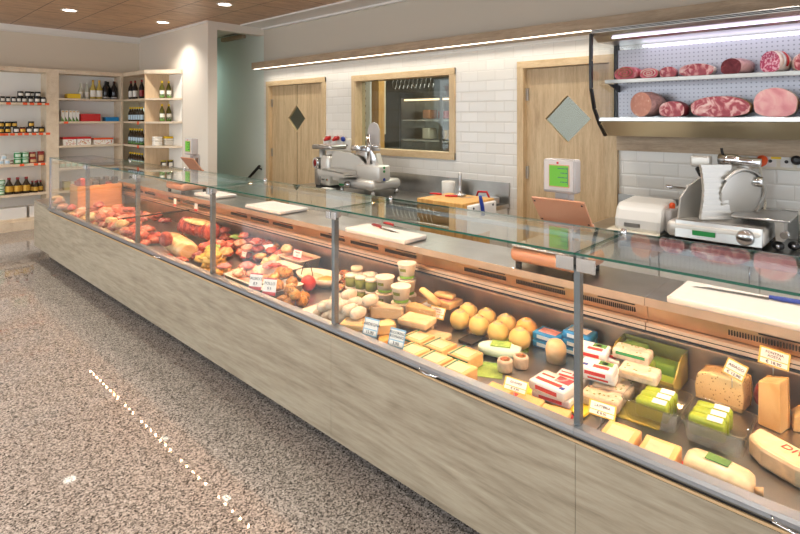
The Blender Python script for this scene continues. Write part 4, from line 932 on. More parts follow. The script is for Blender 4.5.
# corner unit, shelf by shelf
z = ZBs[0]; Yb = 9.55
def XB_(u, y=Yb): return onY(u, y)[0]
tag(pack((XB_(66)+XB_(79))/2, Yb, z, XB_(79)-XB_(66), .16, .075, 'yellow'), 'flat yellow box on the top corner shelf', 'box')
for k, u in enumerate((81.5, 88)):
    tag(bottle(XB_(u), 9.60, z, .034, .25, 'pale_glass', 'pale_glass', 'white_back', .45), 'empty pale glass bottle on the top corner shelf, %s one' % ('left', 'right')[k], 'bottle', 'pale bottles')
for k, u in enumerate((93, 100)):
    tag(bottle(XB_(u), Yb, z, .045, .31, 'oil_light', 'gold', 'paper', .42), 'golden wine bottle with white label, %s of the pair' % ('left', 'right')[k], 'bottle', 'golden wine bottles')
for k, u in enumerate((105.5, 110, 114)):
    tag(bottle(XB_(u), Yb+(.1 if k == 1 else 0), z, .05, .30, 'bottle_black', 'bottle_black', 'grey_plastic', .35, lz=(.05, .13)), 'black wine bottle on the top corner shelf, %s of three' % ('left', 'middle', 'right')[k], 'bottle', 'black wine bottles')
z = ZBs[1]
for k, u in enumerate((61.5, 65, 69, 72.5, 76)):
    o = MB(); x = XB_(u); w = .044
    o.box(x-w/2, x+w/2, Yb-.08, Yb+.08, z+.001, z+.175, 0).add([(x-w/2, Yb-.081, z+.002), (x+w/2, Yb-.081, z+.002), (x-w/2, Yb-.081, z+.08)], [(0, 1, 2)], 1).box(x-w*.3, x+w*.35, Yb-.082, Yb-.080, z+.145, z+.16, 2)
    tag(o.build('carton', ['white_plastic', 'foliage', 'gold'], fix=False), 'slim white carton with green corner on the second corner shelf, %s of five' % ORD[k], 'carton', 'slim white cartons')
tag(pack((XB_(79)+XB_(99))/2, Yb, z, XB_(99)-XB_(79)-.01, .18, .12, 'red'), 'long plain red box on the second corner shelf', 'box')
tag(pack((XB_(104)+XB_(117))/2, Yb, z, XB_(117)-XB_(104), .16, .07, 'blue'), 'flat blue box on the second corner shelf', 'box')
z = ZBs[2]
us = ((61.5, 75), (75.5, 89.5), (92.5, 111.5))
for k, (a, b) in enumerate(us):
    tag(pack((XB_(a)+XB_(b))/2, Yb, z, XB_(b)-XB_(a)-.006, .16, .13 if k < 2 else .105, 'paper', 'red' if k < 2 else 'orange', 'box', ['red', 'gold']), 'patterned white box with %s lid on the third corner shelf%s' % ('red' if k < 2 else 'orange', (', left one', ', right one', '')[k]), 'box', 'patterned gift boxes')
z = ZBs[3]
for k, u in enumerate((93, 98.5, 105)):
    tag(jar(XB_(u), Yb, z, .036, .12, 'oil_light', 'yellow', 'olive_card'), 'yellow-lidded jar on the fourth corner shelf, %s of three' % ('left', 'middle', 'right')[k], 'jar', 'yellow lidded jars')
z = ZBs[3]
for k, u in enumerate((62, 68, 74, 80)):
    tag(jar(XB_(u), Yb, z, .042, .10, 'cream_plastic', 'white_plastic', 'mint_label'), 'pale jar at the left of the fourth corner shelf, %s of four' % ORD[k], 'jar', 'pale jars on the fourth corner shelf')
z = ZBs[4]
tag(pack(XB_(112), Yb, z, .17, .16, .09, 'blue'), 'blue box low in the corner shelving seen over the counter glass', 'box')
for k, u in enumerate((66, 73, 80, 87)):
    tag(pack(XB_(u), Yb, z, .08, .14, .13, ['olive_card', 'cream_plastic', 'mint_label', 'card_brown'][k]), 'pale packet low in the corner shelving, %s of four' % ORD[k], 'packet', 'packets low in the corner shelving')
# bottles on the narrow side shelving
Xc = XC+.058
def YC_(u, x=Xc): return onX(u, x)[0]
for k, u in enumerate((131, 135.2, 141.8)):
    tag(bottle(Xc, YC_(u), ZBs[0], .040, .30, 'bottle_black', 'deep_red', 'paper' if k < 2 else 'deep_red', .35), 'black wine bottle with red neck on the top side shelf, %s from the corner' % ORD[k], 'bottle', 'red-capped wine bottles')
for row, (n, hh, lb, lb2, nm) in enumerate(((6, .23, 'sky_label', None, 'second'), (6, .26, 'sky_label', 'foliage', 'third'), (6, .22, 'mint_label', 'oil', 'fourth'), (5, .2, 'sky_label', None, 'fifth'))):
    for k in range(n):
        y = 9.25-k*.098
        tag(bottle(Xc, y, ZBs[row+1], .036, hh, 'bottle_dark', 'yellow' if row < 3 else 'white_plastic', lb, .38, lb2=lb2), '%s-capped dark bottle on the %s side shelf, %s from the corner' % ('yellow' if row < 3 else 'white', nm, ORD[k]), 'bottle', 'bottles on the %s side shelf' % nm)
# end shelves
for row in (0, 1):
    for k, u in enumerate((162, 168.8)):
        x = onY(u, 8.36)[0]
        tag(bottle(x, 8.36, ZBs[row], .038, .27, 'oil', 'yellow', 'paper', .35, lb2='foliage'), 'olive oil bottle with yellow cap on the %s end shelf, %s one' % (('top', 'second')[row], ('left', 'right')[k]), 'bottle', 'olive oil bottles on the end shelves')
for k, (u, up) in enumerate(((158.5, 0), (170, 0), (158.5, 1), (170, 1))):
    x = onY(u, 8.36)[0]-.012; zz = ZBs[2]+up*.072
    mb = MB().at((x, 8.38, zz+.001)).rbox(-.064, .064, -.05, .05, 0, .036, .012, 0).rbox(-.062, .062, -.048, .048, .034, .069, .012, 1)
    tag(mb.build('egg_carton', ['paper', 'yellow' if k == 3 else 'paper']), '%s egg carton on the third end shelf, %s' % ('yellow-topped' if k == 3 else 'pale', ('bottom left', 'bottom right', 'top left', 'top right')[k]), 'egg carton', 'stacked egg cartons')
for k, u in enumerate((163.5, 171.5)):
    x = onY(u, 8.36)[0]
    tag(jar(x, 8.36, ZBs[3], .042, .12, 'bottle_dark', 'olive_card', 'paper'), 'dark jar with white label on the fourth end shelf, %s one' % ('left', 'right')[k], 'jar', 'jars on the fourth end shelf')
# ------------------------------------------------------------------ food in the display case
ZD_ = .5605
fresh('raw_red', [(.3, (150, 44, 34)), (.5, (190, 74, 54)), (.62, (206, 110, 84)), (.75, (236, 188, 160))], 16)
fresh('raw_dark', [(.3, (112, 32, 28)), (.5, (150, 50, 40)), (.7, (196, 110, 90))], 18)
fresh('raw_pale', [(.3, (204, 122, 92)), (.5, (224, 156, 122)), (.7, (240, 198, 170))], 14)
fresh('sausage_red', [(.35, (176, 70, 50)), (.55, (204, 104, 76)), (.7, (230, 170, 140))], 40, .5)
fresh('roast', [(.3, (196, 140, 84)), (.5, (228, 184, 124)), (.7, (240, 208, 160))], 7)
fresh('marinated', [(.3, (96, 76, 30)), (.42, (160, 104, 36)), (.55, (212, 144, 54)), (.7, (90, 92, 38))], 34)
fresh('chicken', [(.3, (222, 164, 64)), (.6, (240, 190, 90))], 6)
fresh('cheese', [(.3, (212, 166, 98)), (.6, (230, 192, 128))], 9, .5, .4); fresh('cheese_rind', [(.3, (186, 140, 74)), (.6, (214, 172, 100))], 12)
fresh('cheese_pale', [(.3, (208, 174, 124)), (.7, (232, 204, 160))], 14, .5); fresh('white_cheese', [(.3, (188, 168, 142)), (.6, (220, 202, 176))], 16)
fresh('smoked', [(.3, (216, 146, 60)), (.6, (234, 176, 84))], 6); fresh('provola', [(.3, (206, 168, 88)), (.6, (228, 194, 112))], 5)
fresh('lettuce', [(.3, (110, 150, 60)), (.6, (160, 190, 90))], 20); fresh('salad_mix', [(.35, (84, 110, 40)), (.5, (200, 70, 40)), (.6, (230, 190, 120)), (.7, (120, 140, 60))], 50)
fresh('ham_slices', [(.3, (214, 110, 104)), (.6, (236, 168, 156))], 10); fresh('ricotta', [(.3, (214, 196, 166)), (.7, (230, 214, 190))], 8); fresh('cream_spread', [(.3, (214, 170, 120)), (.6, (232, 200, 160))], 20)
m, nt, b = newmat('holed_cheese'); mp = coords(nt); v = nt.nodes.new('ShaderNodeTexVoronoi'); v.inputs['Scale'].default_value = 62; link(nt, mp, 0, v, 0)
r_ = ramp(nt, [(.16, srgb((168, 122, 56))), (.25, srgb((236, 204, 140)))]); link(nt, v, 'Distance', r_, 0); link(nt, r_, 0, b, 'Base Color'); bumpn(nt, b, r_, 0, .5, .004)
plain('tub', (230, 214, 188), .35); plain('label_green', (126, 176, 60), .45); plain('pesto', (118, 122, 36), .4); plain('tomato', (176, 62, 30), .4); plain('strip_green', (40, 120, 80), .5)
plain('tag_white', (244, 238, 226), .4); plain('tag_yellow', (240, 196, 90), .4); plain('tag_red', (206, 52, 44), .4); plain('tag_blue', (150, 190, 214), .4); plain('wrap_label', (226, 200, 160), .35); plain('wrap_pale', (226, 200, 158), .3, var=.08, vscale=30); plain('pack_green', (150, 170, 40), .3)
plain('clear_plastic', (220, 214, 200), .1); MATS['clear_tray'] = glass_mat('clear_tray', (.84, .84, .82), 1.5, .08)

def P(u, v, z=ZD_): return onplane(u, v, z)
def chunk(u, v, r, mat_, label, group, z=ZD_, name='meat_cut', seed=None, rz=None, cat='meat', amp=.42, fr=2.3):
    x, y, _ = P(u, v, z+r[2]*.6); seed = random.random()*50 if seed is None else seed
    rm = max(r[0], r[1])*1.12; x = max(XF+.05+rm, min(2.43-rm, x))
    mb = MB().at((x, y, z), rz=random.uniform(0, PI) if rz is None else rz)
    mb.blob((0, 0, r[2]*.68), r, 20, 12, amp, fr, seed, squash=.35)
    dz = z+.0005-min(p[2] for p in mb.v); mb.v = [(p[0], p[1], p[2]+dz) for p in mb.v]
    return tag(mb.build(name, mat_), label, cat, group)
def pile(pts, mats, label, group, name='meat_cut', size=(.06, .045, .03), cat='meat', z=ZD_, amp=.42, fr=2.3):
    for k, (u, v) in enumerate(pts):
        s = random.uniform(.85, 1.2); chunk(u, v, [q*s for q in size], random.choice(mats), label, group, z, name, cat=cat, amp=amp, fr=fr)
def tray(u, v, w, d, h, m, label, rz=0, fill=None, name='food_tray', z=ZD_, cat='tray', fillh=.8, wall=.008, loc=None):
    """open rectangular tub; w along the counter, d across"""
    x, y, _ = P(u, v, z) if loc is None else (loc[0], loc[1], 0)
    r = empty(name, (x, y, z), rz, label, cat)
    rs = []
    for (s, zz) in ((.86, 0), (1, h), (1.03, h), (1.03, h+.003), (.94, h+.003), (.82, .010)):
        ring = []
        for qx, qy, a0 in ((1, 1, 0), (-1, 1, PI/2), (-1, -1, PI), (1, -1, 1.5*PI)):
            for k in range(4):
                a = a0+PI/2*k/3; rr = .022*s; ring.append((qx*(d/2*s-rr)+rr*math.cos(a), qy*(w/2*s-rr)+rr*math.sin(a), zz))
        rs.append(ring)
    MB().rings(rs, True, True).build('container', m, r)
    if fill:
        mb = MB(); n = 12; hh = h*fillh
        vs = []; fs = []
        for i in range(n+1):
            for j in range(n+1):
                a, b_ = i/n*2-1, j/n*2-1; e = (1-a*a)*(1-b_*b_)
                vs.append((a*d/2*.9, b_*w/2*.9, hh*(.86+.0)+e*h*.28+.012*noise.noise(Vector((a*4+u, b_*4, v)))))
        for i in range(n):
            for j in range(n): q = i*(n+1)+j; fs.append((q, q+n+1, q+n+2, q+1))
        mb.add(vs, fs, smooth=True); mb.build('filling', fill, r)
    return r
def price_tag(u, v, z, w, h, lines, style, label, face=None, tilt=-.25, lean=0, rest=ZD_, X=None):
    """little price sign on a pin; faces the shop front"""
    x, y, _ = onplane(u, v, z)
    if X: x = X; y = onX(u, X)[0]
    r = empty('price_tag', (x, y, z), 0, label, 'price tag')
    face = face if face is not None else math.atan2(-y, -x)*.35+PI*.65 if False else (PI+.25 if face is None else face)
    r.rotation_euler = (0, 0, face-PI)
    bg = {'yellow': 'tag_yellow', 'red': 'tag_white', 'blue': 'tag_blue'}[style]
    M0 = dict(ry=-tilt, rx=lean)
    mb = MB().at((0, 0, 0), **M0); mb.box(0, .002, -w/2, w/2, 0, h); card = mb.build('card', bg, r)
    mb = MB().at((0, 0, 0), **M0)
    if style == 'red': mb.box(-.0006, 0, -w/2, w/2, 0, h*.2); mb.box(-.0006, 0, -w/2, w/2, h*.93, h); fr_m = 'tag_red'
    else: mb.box(-.0006, 0, -w*.44, w*.44, h*.40, h*.92); mb.box(-.0006, 0, -w*.44, w*.44, h*.08, h*.34); fr_m = 'tag_white'
    mb.build('panel', fr_m, card)
    rot = Matrix.Rotation(-tilt, 4, 'Y') @ Matrix.Rotation(lean, 4, 'X')
    nl = len(lines)
    for k, t in enumerate(lines):
        zz = h*((.66 if nl == 2 else .76)-.20*k) if k < nl-1 else h*.21
        if style == 'red': zz = h*(.68-.3*k)
        o = text(t, h*(.20 if nl == 3 and k < 2 else .24), (0, 0, 0), (0, 0, 0), 'ink', card, 'lettering', sx=.9)
        o.matrix_local = rot @ Matrix.Translation((-.0016, 0, zz)) @ Matrix.Rotation(-PI/2, 4, 'Z') @ Matrix.Rotation(PI/2, 4, 'X')
    if z-rest > .01: MB().tube([(.001, 0, .002), (.001, 0, rest-z+.001)], .0014, 5).build('pin', 'steel', r)
    return r
def wedge(u, v, ang, L, wd, h, m, label, group=None, z=ZD_, name='cheese_wedge', cat='cheese', tip=.25, loc=None, wrap=False):
    x, y, _ = P(u, v, z+h/2) if loc is None else loc
    r = empty(name, (x, y, z), ang, label, cat, group)
    poly = [(-L/2, -wd*tip/2), (L/2, -wd/2), (L/2+.012, 0), (L/2, wd/2), (-L/2, wd*tip/2)]
    MB().prism(poly, 0, h).build('paste', m, r, bevel=.004)
    MB().prism([(L/2, -wd/2), (L/2+.006, -wd/2), (L/2+.018, 0), (L/2+.006, wd/2), (L/2, wd/2), (L/2+.012, 0)], .001, h-.001).build('rind', 'cheese_rind', r)
    if wrap: MB().rbox(-L/2-.004, L/2+.02, -wd/2-.004, wd/2+.004, -.0, h+.004, .008).build('film_wrap', 'film', r)
    return r

# ---- meat half, from the far end towards the camera
chunk(62, 206, (.15, .05, .04), 'roast', 'pale roasted roll lying at the far end of the case', 'x', rz=1.3, amp=.1)['group'] = 'meat at the far end'
pile([(57, 207), (62, 210), (70, 212)], ['roast'], 'golden roasted piece at the far end of the case, beside the corner post', 'golden roasted pieces', size=(.07, .05, .035))
pile([(70, 208), (74, 207), (77, 210), (72, 213)], ['white_cheese', 'raw_pale'], 'pale sausage in the heap behind the first pane', 'pale sausages', 'sausage', (.08, .024, .022), 'sausage', amp=.05)
pile([(80+3.2*i, 207+(i % 3)*5+i*.6) for i in range(16)], ['raw_red', 'sausage_red', 'raw_dark'], 'piece of raw red meat between the second and third posts from the far end', 'raw meat near the far end', size=(.07, .05, .034))
pile([(82+4*i, 220+2.0*i+(i % 2)*3) for i in range(13)], ['raw_red', 'sausage_red', 'roast'], 'raw meat piece close to the front glass at the far end', 'raw meat at the far front', size=(.075, .05, .036))
pile([(97+3*i, 209+(i % 4)*3+i*.5) for i in range(14)], ['raw_red', 'raw_pale', 'sausage_red'], 'raw meat piece in the middle heap left of the striped rib roast', 'raw meat in the middle heap', size=(.07, .045, .036))
pile([(125+3.6*i, 226+(i % 3)*4+i*.9) for i in range(9)], ['raw_red', 'sausage_red'], 'raw meat piece between the heap and the big wrapped roast', 'raw meat before the wrapped roast', size=(.075, .05, .035))
pile([(118+5*i, 214+(i % 3)*3) for i in range(12)], ['ham_cut', 'raw_pale', 'raw_red'], 'pink meat piece behind the glass divider', 'pink meat at the divider', size=(.06, .045, .03))
pile([(100+5.5*i, 213+i*2.9+(i % 3)*2.5) for i in range(7)], ['raw_red', 'sausage_red', 'raw_pale'], 'raw meat piece in the second layer of the long meat display', 'raw meat second layer', size=(.07, .05, .04), z=ZD_+.02)
pile([(58+4.2*i, 211+i*1.75) for i in range(19)], ['sausage_red', 'raw_red', 'roast', 'raw_pale'], 'raw meat piece lying right against the front glass of the far half', 'raw meat along the glass', size=(.06, .045, .04))
# striped rib roast
x, y, _ = P(190, 236)
r = empty('rib_roast', (2.25, 4.60, ZD_+.004), .04, 'long rib roast with dark red stripes between the bones', 'meat')
mb = MB(); 
N = 10
for k in range(N): mb.blob((0, -.235+k*.052, .085), (.085, .033, .085), 12, 8, .08, 2, k, m=k % 2, squash=.2)
mb.build('ribs', ['raw_red', 'raw_dark'], r); MB().blob((0.0, -.01, .150), (.075, .25, .022), 18, 8, .15, 4, 3).build('fat_top', 'roast', r)
# big pale wrapped roast with dark end
x, y, _ = P(178, 256)
r = empty('wrapped_roast', (x+.02, y+.02, ZD_+.006), PI/2-.15, 'big pale wrapped meat roll with a dark cut end in front of the rib roast', 'meat')
rs = []
for (xx, f) in ((.24, .98), (.20, 1), (-.1, 1.03), (-.22, .95), (-.25, .7)):
    rs.append([(xx, .085*f*math.cos(2*PI*k/18), .085+.085*f*math.sin(2*PI*k/18)) for k in range(18)])
MB().rings(rs).build('wrap', 'roast', r); r.scale = (.95, 1.0, .82)
chunk(151, 256, (.05, .05, .07), 'raw_dark', 'dark brown cut meat end standing left of the big pale roll', None, amp=.1)
MB().at((.242, 0, .085)).lathe([(.072, 0), (.001, .004)], 18, axis='X').build('cut_end', 'raw_dark', r)
for k in range(6): MB().tube([(.02+k*.03, -.05-.004*k, .158), (.05+k*.03, -.07, .14)], .004, 5).build('herb_sprig', 'deep_red' if k % 2 else 'marinated', r)
pile([(206+2.0*i, 262+2.4*i) for i in range(6)]+[(203, 256), (209, 260), (218, 262)], ['chicken'], 'yellow marinated chicken piece close to the glass beside the third post', 'yellow chicken pieces', size=(.06, .05, .034))
pile([(178+4*i, 250+(i % 2)*5+i*.8) for i in range(7)], ['raw_dark', 'raw_red'], 'dark red meat skewer piece in front of the wrapped roast', 'dark meat before the wrapped roast', size=(.055, .035, .03))
# heap behind the third post
pile([(216, 236), (224, 240), (232, 238), (240, 242), (220, 246), (230, 246), (240, 248), (248, 248), (214, 252), (226, 254), (236, 254), (246, 256), (222, 232), (234, 232)], ['raw_red', 'raw_red', 'sausage_red', 'raw_dark'], 'raw red meat piece on green leaves to the right of the third post', 'raw meat on green leaves', size=(.058, .045, .036))
for k, (u, v, lab) in enumerate(((222, 228, 'green lettuce leaves behind the red meat right of the third post'), (246, 243, 'green lettuce leaf between the two red meat heaps'), (213, 262, 'pale green leaves at the foot of the third post'))):
    chunk(u, v, (.07, .05, .02), 'lettuce', lab, 'lettuce', name='lettuce_leaves', cat='lettuce', amp=.5, fr=4)
pile([(262, 250), (270, 252), (278, 254), (266, 257), (274, 260), (283, 260), (258, 258), (268, 263), (280, 266), (287, 262)], ['raw_red', 'roast', 'raw_dark'], 'glossy reddish orange meat piece in the heap under the slanted white tag', 'reddish meat heap', size=(.05, .04, .032))
tray(236, 276, .36, .27, .075, 'tub', 'pale tub of raw white chicken, the nearest to the third post', 0, 'raw_pale', fillh=.55, loc=(1.87, 3.03))
tray(276, 275, .25, .19, .065, 'tub', 'pale tub of sliced pink meat in front of the red heap', 0, 'raw_pale', fillh=.6, loc=(2.12, 3.03))
tray(266, 288, .17, .24, .065, 'tub', 'pale tub of creamy salad with two price tags before it', 0, 'cream_spread', fillh=.6, loc=(1.865, 2.755))
tray(299, 268, .29, .19, .085, 'tub', 'deep white tub of pink ham slices under the red price tag', 0, 'ham_slices', fillh=.88)
pile([(214, 240), (220, 250), (228, 247), (236, 247), (244, 245), (238, 234), (228, 232), (250, 253)], ['raw_red', 'raw_pale', 'sausage_red'], 'raw meat piece topping the heap right of the third post', 'topping meat right of the third post', size=(.05, .04, .03), z=ZD_+.03)
pile([(212, 266), (219, 268), (226, 262), (214, 272)], ['chicken', 'roast'], 'pale yellow chicken piece behind the first tub', 'pale chicken by the first tub', size=(.055, .045, .03))
pile([(256, 254), (264, 256), (272, 256), (280, 257), (270, 248), (277, 250), (286, 256), (262, 246)], ['raw_red', 'roast', 'sausage_red'], 'glazed meat piece on top of the heap under the slanted white tag', 'glazed meat topping', size=(.045, .035, .028), z=ZD_+.03)
pile([(228, 274), (238, 276), (247, 272), (233, 268), (243, 266), (252, 276), (224, 269)], ['raw_pale', 'ham_slices'], 'pale chicken piece lying in the tub nearest the third post', 'chicken in the tub', size=(.05, .035, .022), z=ZD_+.04)
pile([(268, 272), (276, 274), (284, 271), (272, 267)], ['ham_slices', 'raw_red'], 'pink meat slice lying in the second pale tub', 'pink slices in the second tub', size=(.05, .035, .016), z=ZD_+.04)
# oval dish with tongs
x, y, _ = P(303, 284)
r = empty('oval_dish', (x+.08, y-.06, ZD_), .05, 'pale oval dish with serving tongs standing in it', 'dish')
rs = [[(a*math.cos(2*PI*k/24), c*math.sin(2*PI*k/24), zz) for k in range(24)] for (a, c, zz) in ((.075, .15, 0), (.110, .190, .06), (.103, .180, .06), (.08, .15, .03))]
MB().rings(rs).build('dish', 'tub', r); MB().at((0, .05, .035)).blob((0, 0, 0), (.06, .08, .02), 14, 8, .2, 3, 2).build('spread', 'cream_spread', r); MB().at((0, -.08, .035)).blob((0, 0, 0), (.06, .06, .022), 14, 8, .2, 3, 5).build('spread', 'smoked', r)
r = empty('serving_tongs', (x+.03, y, ZD_+.05), .3, 'thin steel serving tongs leaning in the oval dish', 'tongs')
MB().tube([(0, -.05, -.01), (0, -.035, .05), (0, -.008, .075), (0, .008, .075), (0, .030, .04), (0, .045, -.01)], .003, 6).build('tongs', 'dark_metal', r)
for k, (u, v) in enumerate([(274, 290), (280, 286), (286, 290), (292, 292), (278, 296), (285, 297), (291, 300), (298, 299), (283, 303), (289, 306), (275, 300), (295, 306), (282, 281), (301, 304)]):
    chunk(u, v, (.042, .034, .035), 'marinated', 'herb-marinated yellow meat piece in the heap before the oval dish', 'herb-marinated pieces', z=ZD_, amp=.35, fr=3)
tag(MB().at(P(309, 291)).blob((0, 0, .05), (.048, .048, .05), 20, 12, .02).build('red_cheese', 'tag_red'), 'round red ball lying in front of the oval dish', 'cheese')
# tray of pale fresh sausages
tr = tray(322, 326, .47, .25, .05, 'tub', 'white tray filled with plump white-skinned salamis', 0, None, loc=(1.85, 2.125))
for row, zz in ((0, .040), (1, .090)):
    for j in range(5 if row == 0 else 4):
        for c in range(2):
            y = 2.275-j*.075-row*.037; x = 1.797+c*.106
            mb = MB().at((x, y, ZD_+zz), rz=random.uniform(-.08, .08)); mb.blob((0, 0, 0), (.050, .029, .027), 16, 10, .04, 2, j+c, pw=.8)
            tag(mb.build('white_salami', 'white_cheese'), 'plump white-skinned salami in the white tray behind the near-middle post', 'salami', 'white salamis in the tray')
# jars, tubs
def glass_jar(u, v, z, label, body, lid, group, r=.036, h=.07):
    x, y = u, v; rt = empty('sauce_jar', (x, y, z), 0, label, 'jar', group)
    MB().lathe([(r*.9, 0), (r, .004), (r*.98, h*.82)], 18).build('glass_body', body, rt); MB().lathe([(r*1.02, h*.82), (r*1.02, h), (0, h)], 18).build('lid', lid, rt)
names = ['left front', 'middle front', 'right front', 'left top', 'middle top', 'right top']
for k, (u, v) in enumerate(((2.155, 2.43), (2.165, 2.352), (2.175, 2.274))):
    glass_jar(u, v, ZD_, 'small tub of green pesto with pale lid, %s of the lower row' % ('left', 'middle', 'right')[k], 'pesto', 'tub', 'pesto jars')
    glass_jar(u, v, ZD_+.0712, 'small tub of green pesto with pale lid, %s of the upper row' % ('left', 'middle', 'right')[k], 'pesto', 'tub', 'pesto jars')
glass_jar(2.255, 2.49, ZD_, 'tub with a reddish lid standing behind the pesto tubs', 'tub', 'wrap_pale', None, .036, .155)
glass_jar(2.27, 2.385, ZD_, 'tall tub of tomato sauce behind the pesto tubs', 'tomato', 'tub', None, .045, .13)
glass_jar(2.28, 2.285, ZD_, 'second tall tub of tomato sauce behind the ricotta tubs', 'tomato', 'tub', None, .045, .12)
def ricotta(x, y, z, label):
    r = empty('ricotta_tub', (x, y, z), 0, label, 'tub', 'printed ricotta tubs')
    MB().lathe([(.040, 0), (.052, .078), (.053, .08)], 22).build('cup', 'ricotta', r); MB().lathe([(.0545, .08), (.0555, .083), (.0545, .088), (.050, .086), (0, .086)], 22).build('lid', 'tub', r)
    MB().lathe([(.0405, .003), (.0435, .019)], 22, caps=False).build('green_band', 'label_green', r)
    rs = [[((.0515 if zz > .05 else .0485)*math.cos(a), (.0515 if zz > .05 else .0485)*math.sin(a), zz) for a in [PI+.25-.5+k*.125 for k in range(8)]] for zz in (.044, .062)]
    MB().rings(rs, False, False, closed=False).build('printed_name', 'pesto', r)
def ric(u, v, n, lab, top):
    x, y, _ = P(u, v); x = min(x, 2.235)
    for k in range(n): ricotta(x, y, ZD_+k*.0900, 'pale printed tub with green base, %s stack, %s' % (lab, top[k]))
ric(401, 318, 2, 'front', ('bottom', 'top')); ric(385, 307, 2, 'left', ('bottom', 'top')); ric(413, 307, 3, 'right', ('bottom', 'middle', 'top'))
# cured bits just right of the post
pile([(340, 283), (345, 281), (350, 284), (355, 283), (347, 287), (341, 289), (359, 287)], ['salad_mix'], 'handful of mixed olives and peppers at the back beside the post', 'mixed olives', 'olive_mix', (.04, .035, .022), 'olives')
# wrapped cheese pieces
def wrapped(u, v, w, d, h, m, label, rz=0, z=ZD_, name='cheese_piece', cat='cheese', lb='paper', stripe=None, group=None, loc=None, film=True):
    x, y, _ = P(u, v, z+h*.5) if loc is None else loc
    x = max(x, XF+.058+d/2)
    r = empty(name, (x, y, z), rz, label, cat, group)
    MB().rbox(-d/2, d/2, -w/2, w/2, 0, h, .006).build('piece', m, r)
    if lb: MB().box(-d*.32, d*.32, -w*.34, w*.34, h, h+.001).build('label', lb, r)
    if stripe: MB().box(-d*.5, d*.5, w*.30, w*.38, h, h+.0015).box(-d/2-.001, -d/2, -w*.47, w*.47, h*.72, h*.86).build('green_stripe', stripe, r)
    return r
wrapped(362, 318, .13, .07, .05, 'cheese_pale', 'brown-rinded cheese block behind the left price tag', .3, lb=None)
wrapped(358, 322, .12, .09, .018, 'cheese_rind', 'thin brown cheese slab under the pale block', .1, lb=None)
wrapped(375, 325, .12, .06, .045, 'cheese_pale', 'small pale cheese block left of the leaning wedge', -.2, lb=None)
wedge(389, 322, 1.9, .16, .10, .055, 'cheese_pale', 'pale leaning cheese wedge left of the grated cheese', wrap=True)
wedge(400, 322, 1.7, .17, .09, .05, 'cheese_pale', 'pale cheese wedge with brown rind beside the leaning wedge', wrap=True)
wedge(413, 321, 1.6, .16, .08, .045, 'cheese', 'yellow cheese wedge just before the printed tubs', wrap=True)
wrapped(352, 336, .12, .10, .03, 'cheese', 'yellow cheese slab at the foot of the post near the front rail', .5, lb='cheese_pale')
wrapped(340, 331, .10, .08, .025, 'raw_red', 'small tray of reddish antipasto in front of the post', .3, lb=None)
wedge(384, 343, .4, .12, .09, .05, 'smoked', 'orange cheese wedge between the two front price tags')
wedge(379, 339, -.4, .13, .09, .045, 'cheese', 'yellow cheese wedge behind the left front price tag')
wrapped(420, 331, .16, .12, .03, 'cheese_pale', 'bag of pale grated cheese in the middle of the case', .2, lb=None)
wrapped(436, 337, .12, .10, .03, 'cheese_pale', 'second bag of pale grated cheese farther right', .2, lb=None)
wrapped(430, 309, .12, .10, .05, 'cheese', 'wrapped cheese block behind the yellow bordered tag', .1, lb='paper')
wrapped(424, 314, .11, .09, .045, 'cheese', 'wrapped cheese block right of the printed tubs', .3, lb='wrap_pale')
x, y = 2.20, 1.86; r = empty('cheese_half', (x, y, ZD_), -.5, 'rounded half cheese with its cut face up behind the yellow tag', 'cheese')
MB().at((0, 0, .058), ry=.75).lathe([(.0, 0), (.066, .004), (.07, .012), (.066, .03), (.05, .04), (0, .042)][1:], 22).build('half', 'cheese', r)
wrapped(458, 322, .16, .12, .035, 'cheese', 'flat packed cheese with red printed edge left of the round cheeses', .0, lb='ham_slices', loc=(2.33, 1.845, 0))
wrapped(460, 317, .13, .10, .03, 'cheese', 'flat packed cheese stacked on the red-edged one', .0, z=ZD_+.038, lb='paper', loc=(2.33, 1.845, 0))
x, y = 2.33, 1.845; r = empty('cheese_slice', (x, y, ZD_+.071), .2, 'yellow cheese half lying on top of the flat packs', 'cheese'); MB().rbox(-.03, .03, -.06, .06, 0, .025, .012).build('half', 'cheese', r)
tag(MB().at(P(473, 333)).box(-.05, .05, -.04, .04, 0, .012).build('black_card', 'black'), 'small black card on the deck left of the round cheeses', 'card')
# sealed trays with green striped labels
seal = [(1.775, 1.590, 'front row, leftmost'), (1.775, 1.462, 'front row, middle'), (1.775, 1.334, 'front row, rightmost'), (1.90, 1.665, 'back row, leftmost'), (1.90, 1.535, 'back row, second'), (1.905, 1.395, 'back row, rightmost')]
for (x, y, lab) in seal:
    wrapped(0, 0, .118, .112, .056, 'cheese', 'sealed pack of cheese with green-striped label, %s' % lab, random.uniform(-.03, .03), name='cheese_pack', cat='cheese pack', lb='wrap_label', stripe='strip_green', group='green-striped cheese packs', loc=(x, y, 0))
# provola cheeses
def provola(x, y, label, m='provola', s=.88):
    r = empty('provola_cheese', (x, y, ZD_), random.uniform(0, 6), label, 'cheese', 'round provola cheeses', s)
    MB().lathe([(.0, 0), (.030, .002), (.052, .022), (.060, .052), (.052, .085), (.030, .104), (.014, .109), (.013, .114), (0, .117)][1:], 22).build('body', m, r)
    MB().lathe([(.030, .104), (.026, .109), (.018, .111)], 12, caps=False).build('string', 'card_brown', r)
for (u, v, l) in ((2.33, 1.685, 'back left'), (2.33, 1.568, 'back middle, tied neck'), (2.33, 1.451, 'back right')): provola(u, v, 'pear-shaped yellow cheese in the heap, %s' % l)
for (u, v, l) in ((2.215, 1.655, 'front left'), (2.22, 1.54, 'front middle, small neck'), (2.215, 1.425, 'front right'), (2.22, 1.308, 'frontmost, nearest the dome-shaped tub')): provola(u, v, 'pear-shaped yellow cheese in the heap, %s' % l)
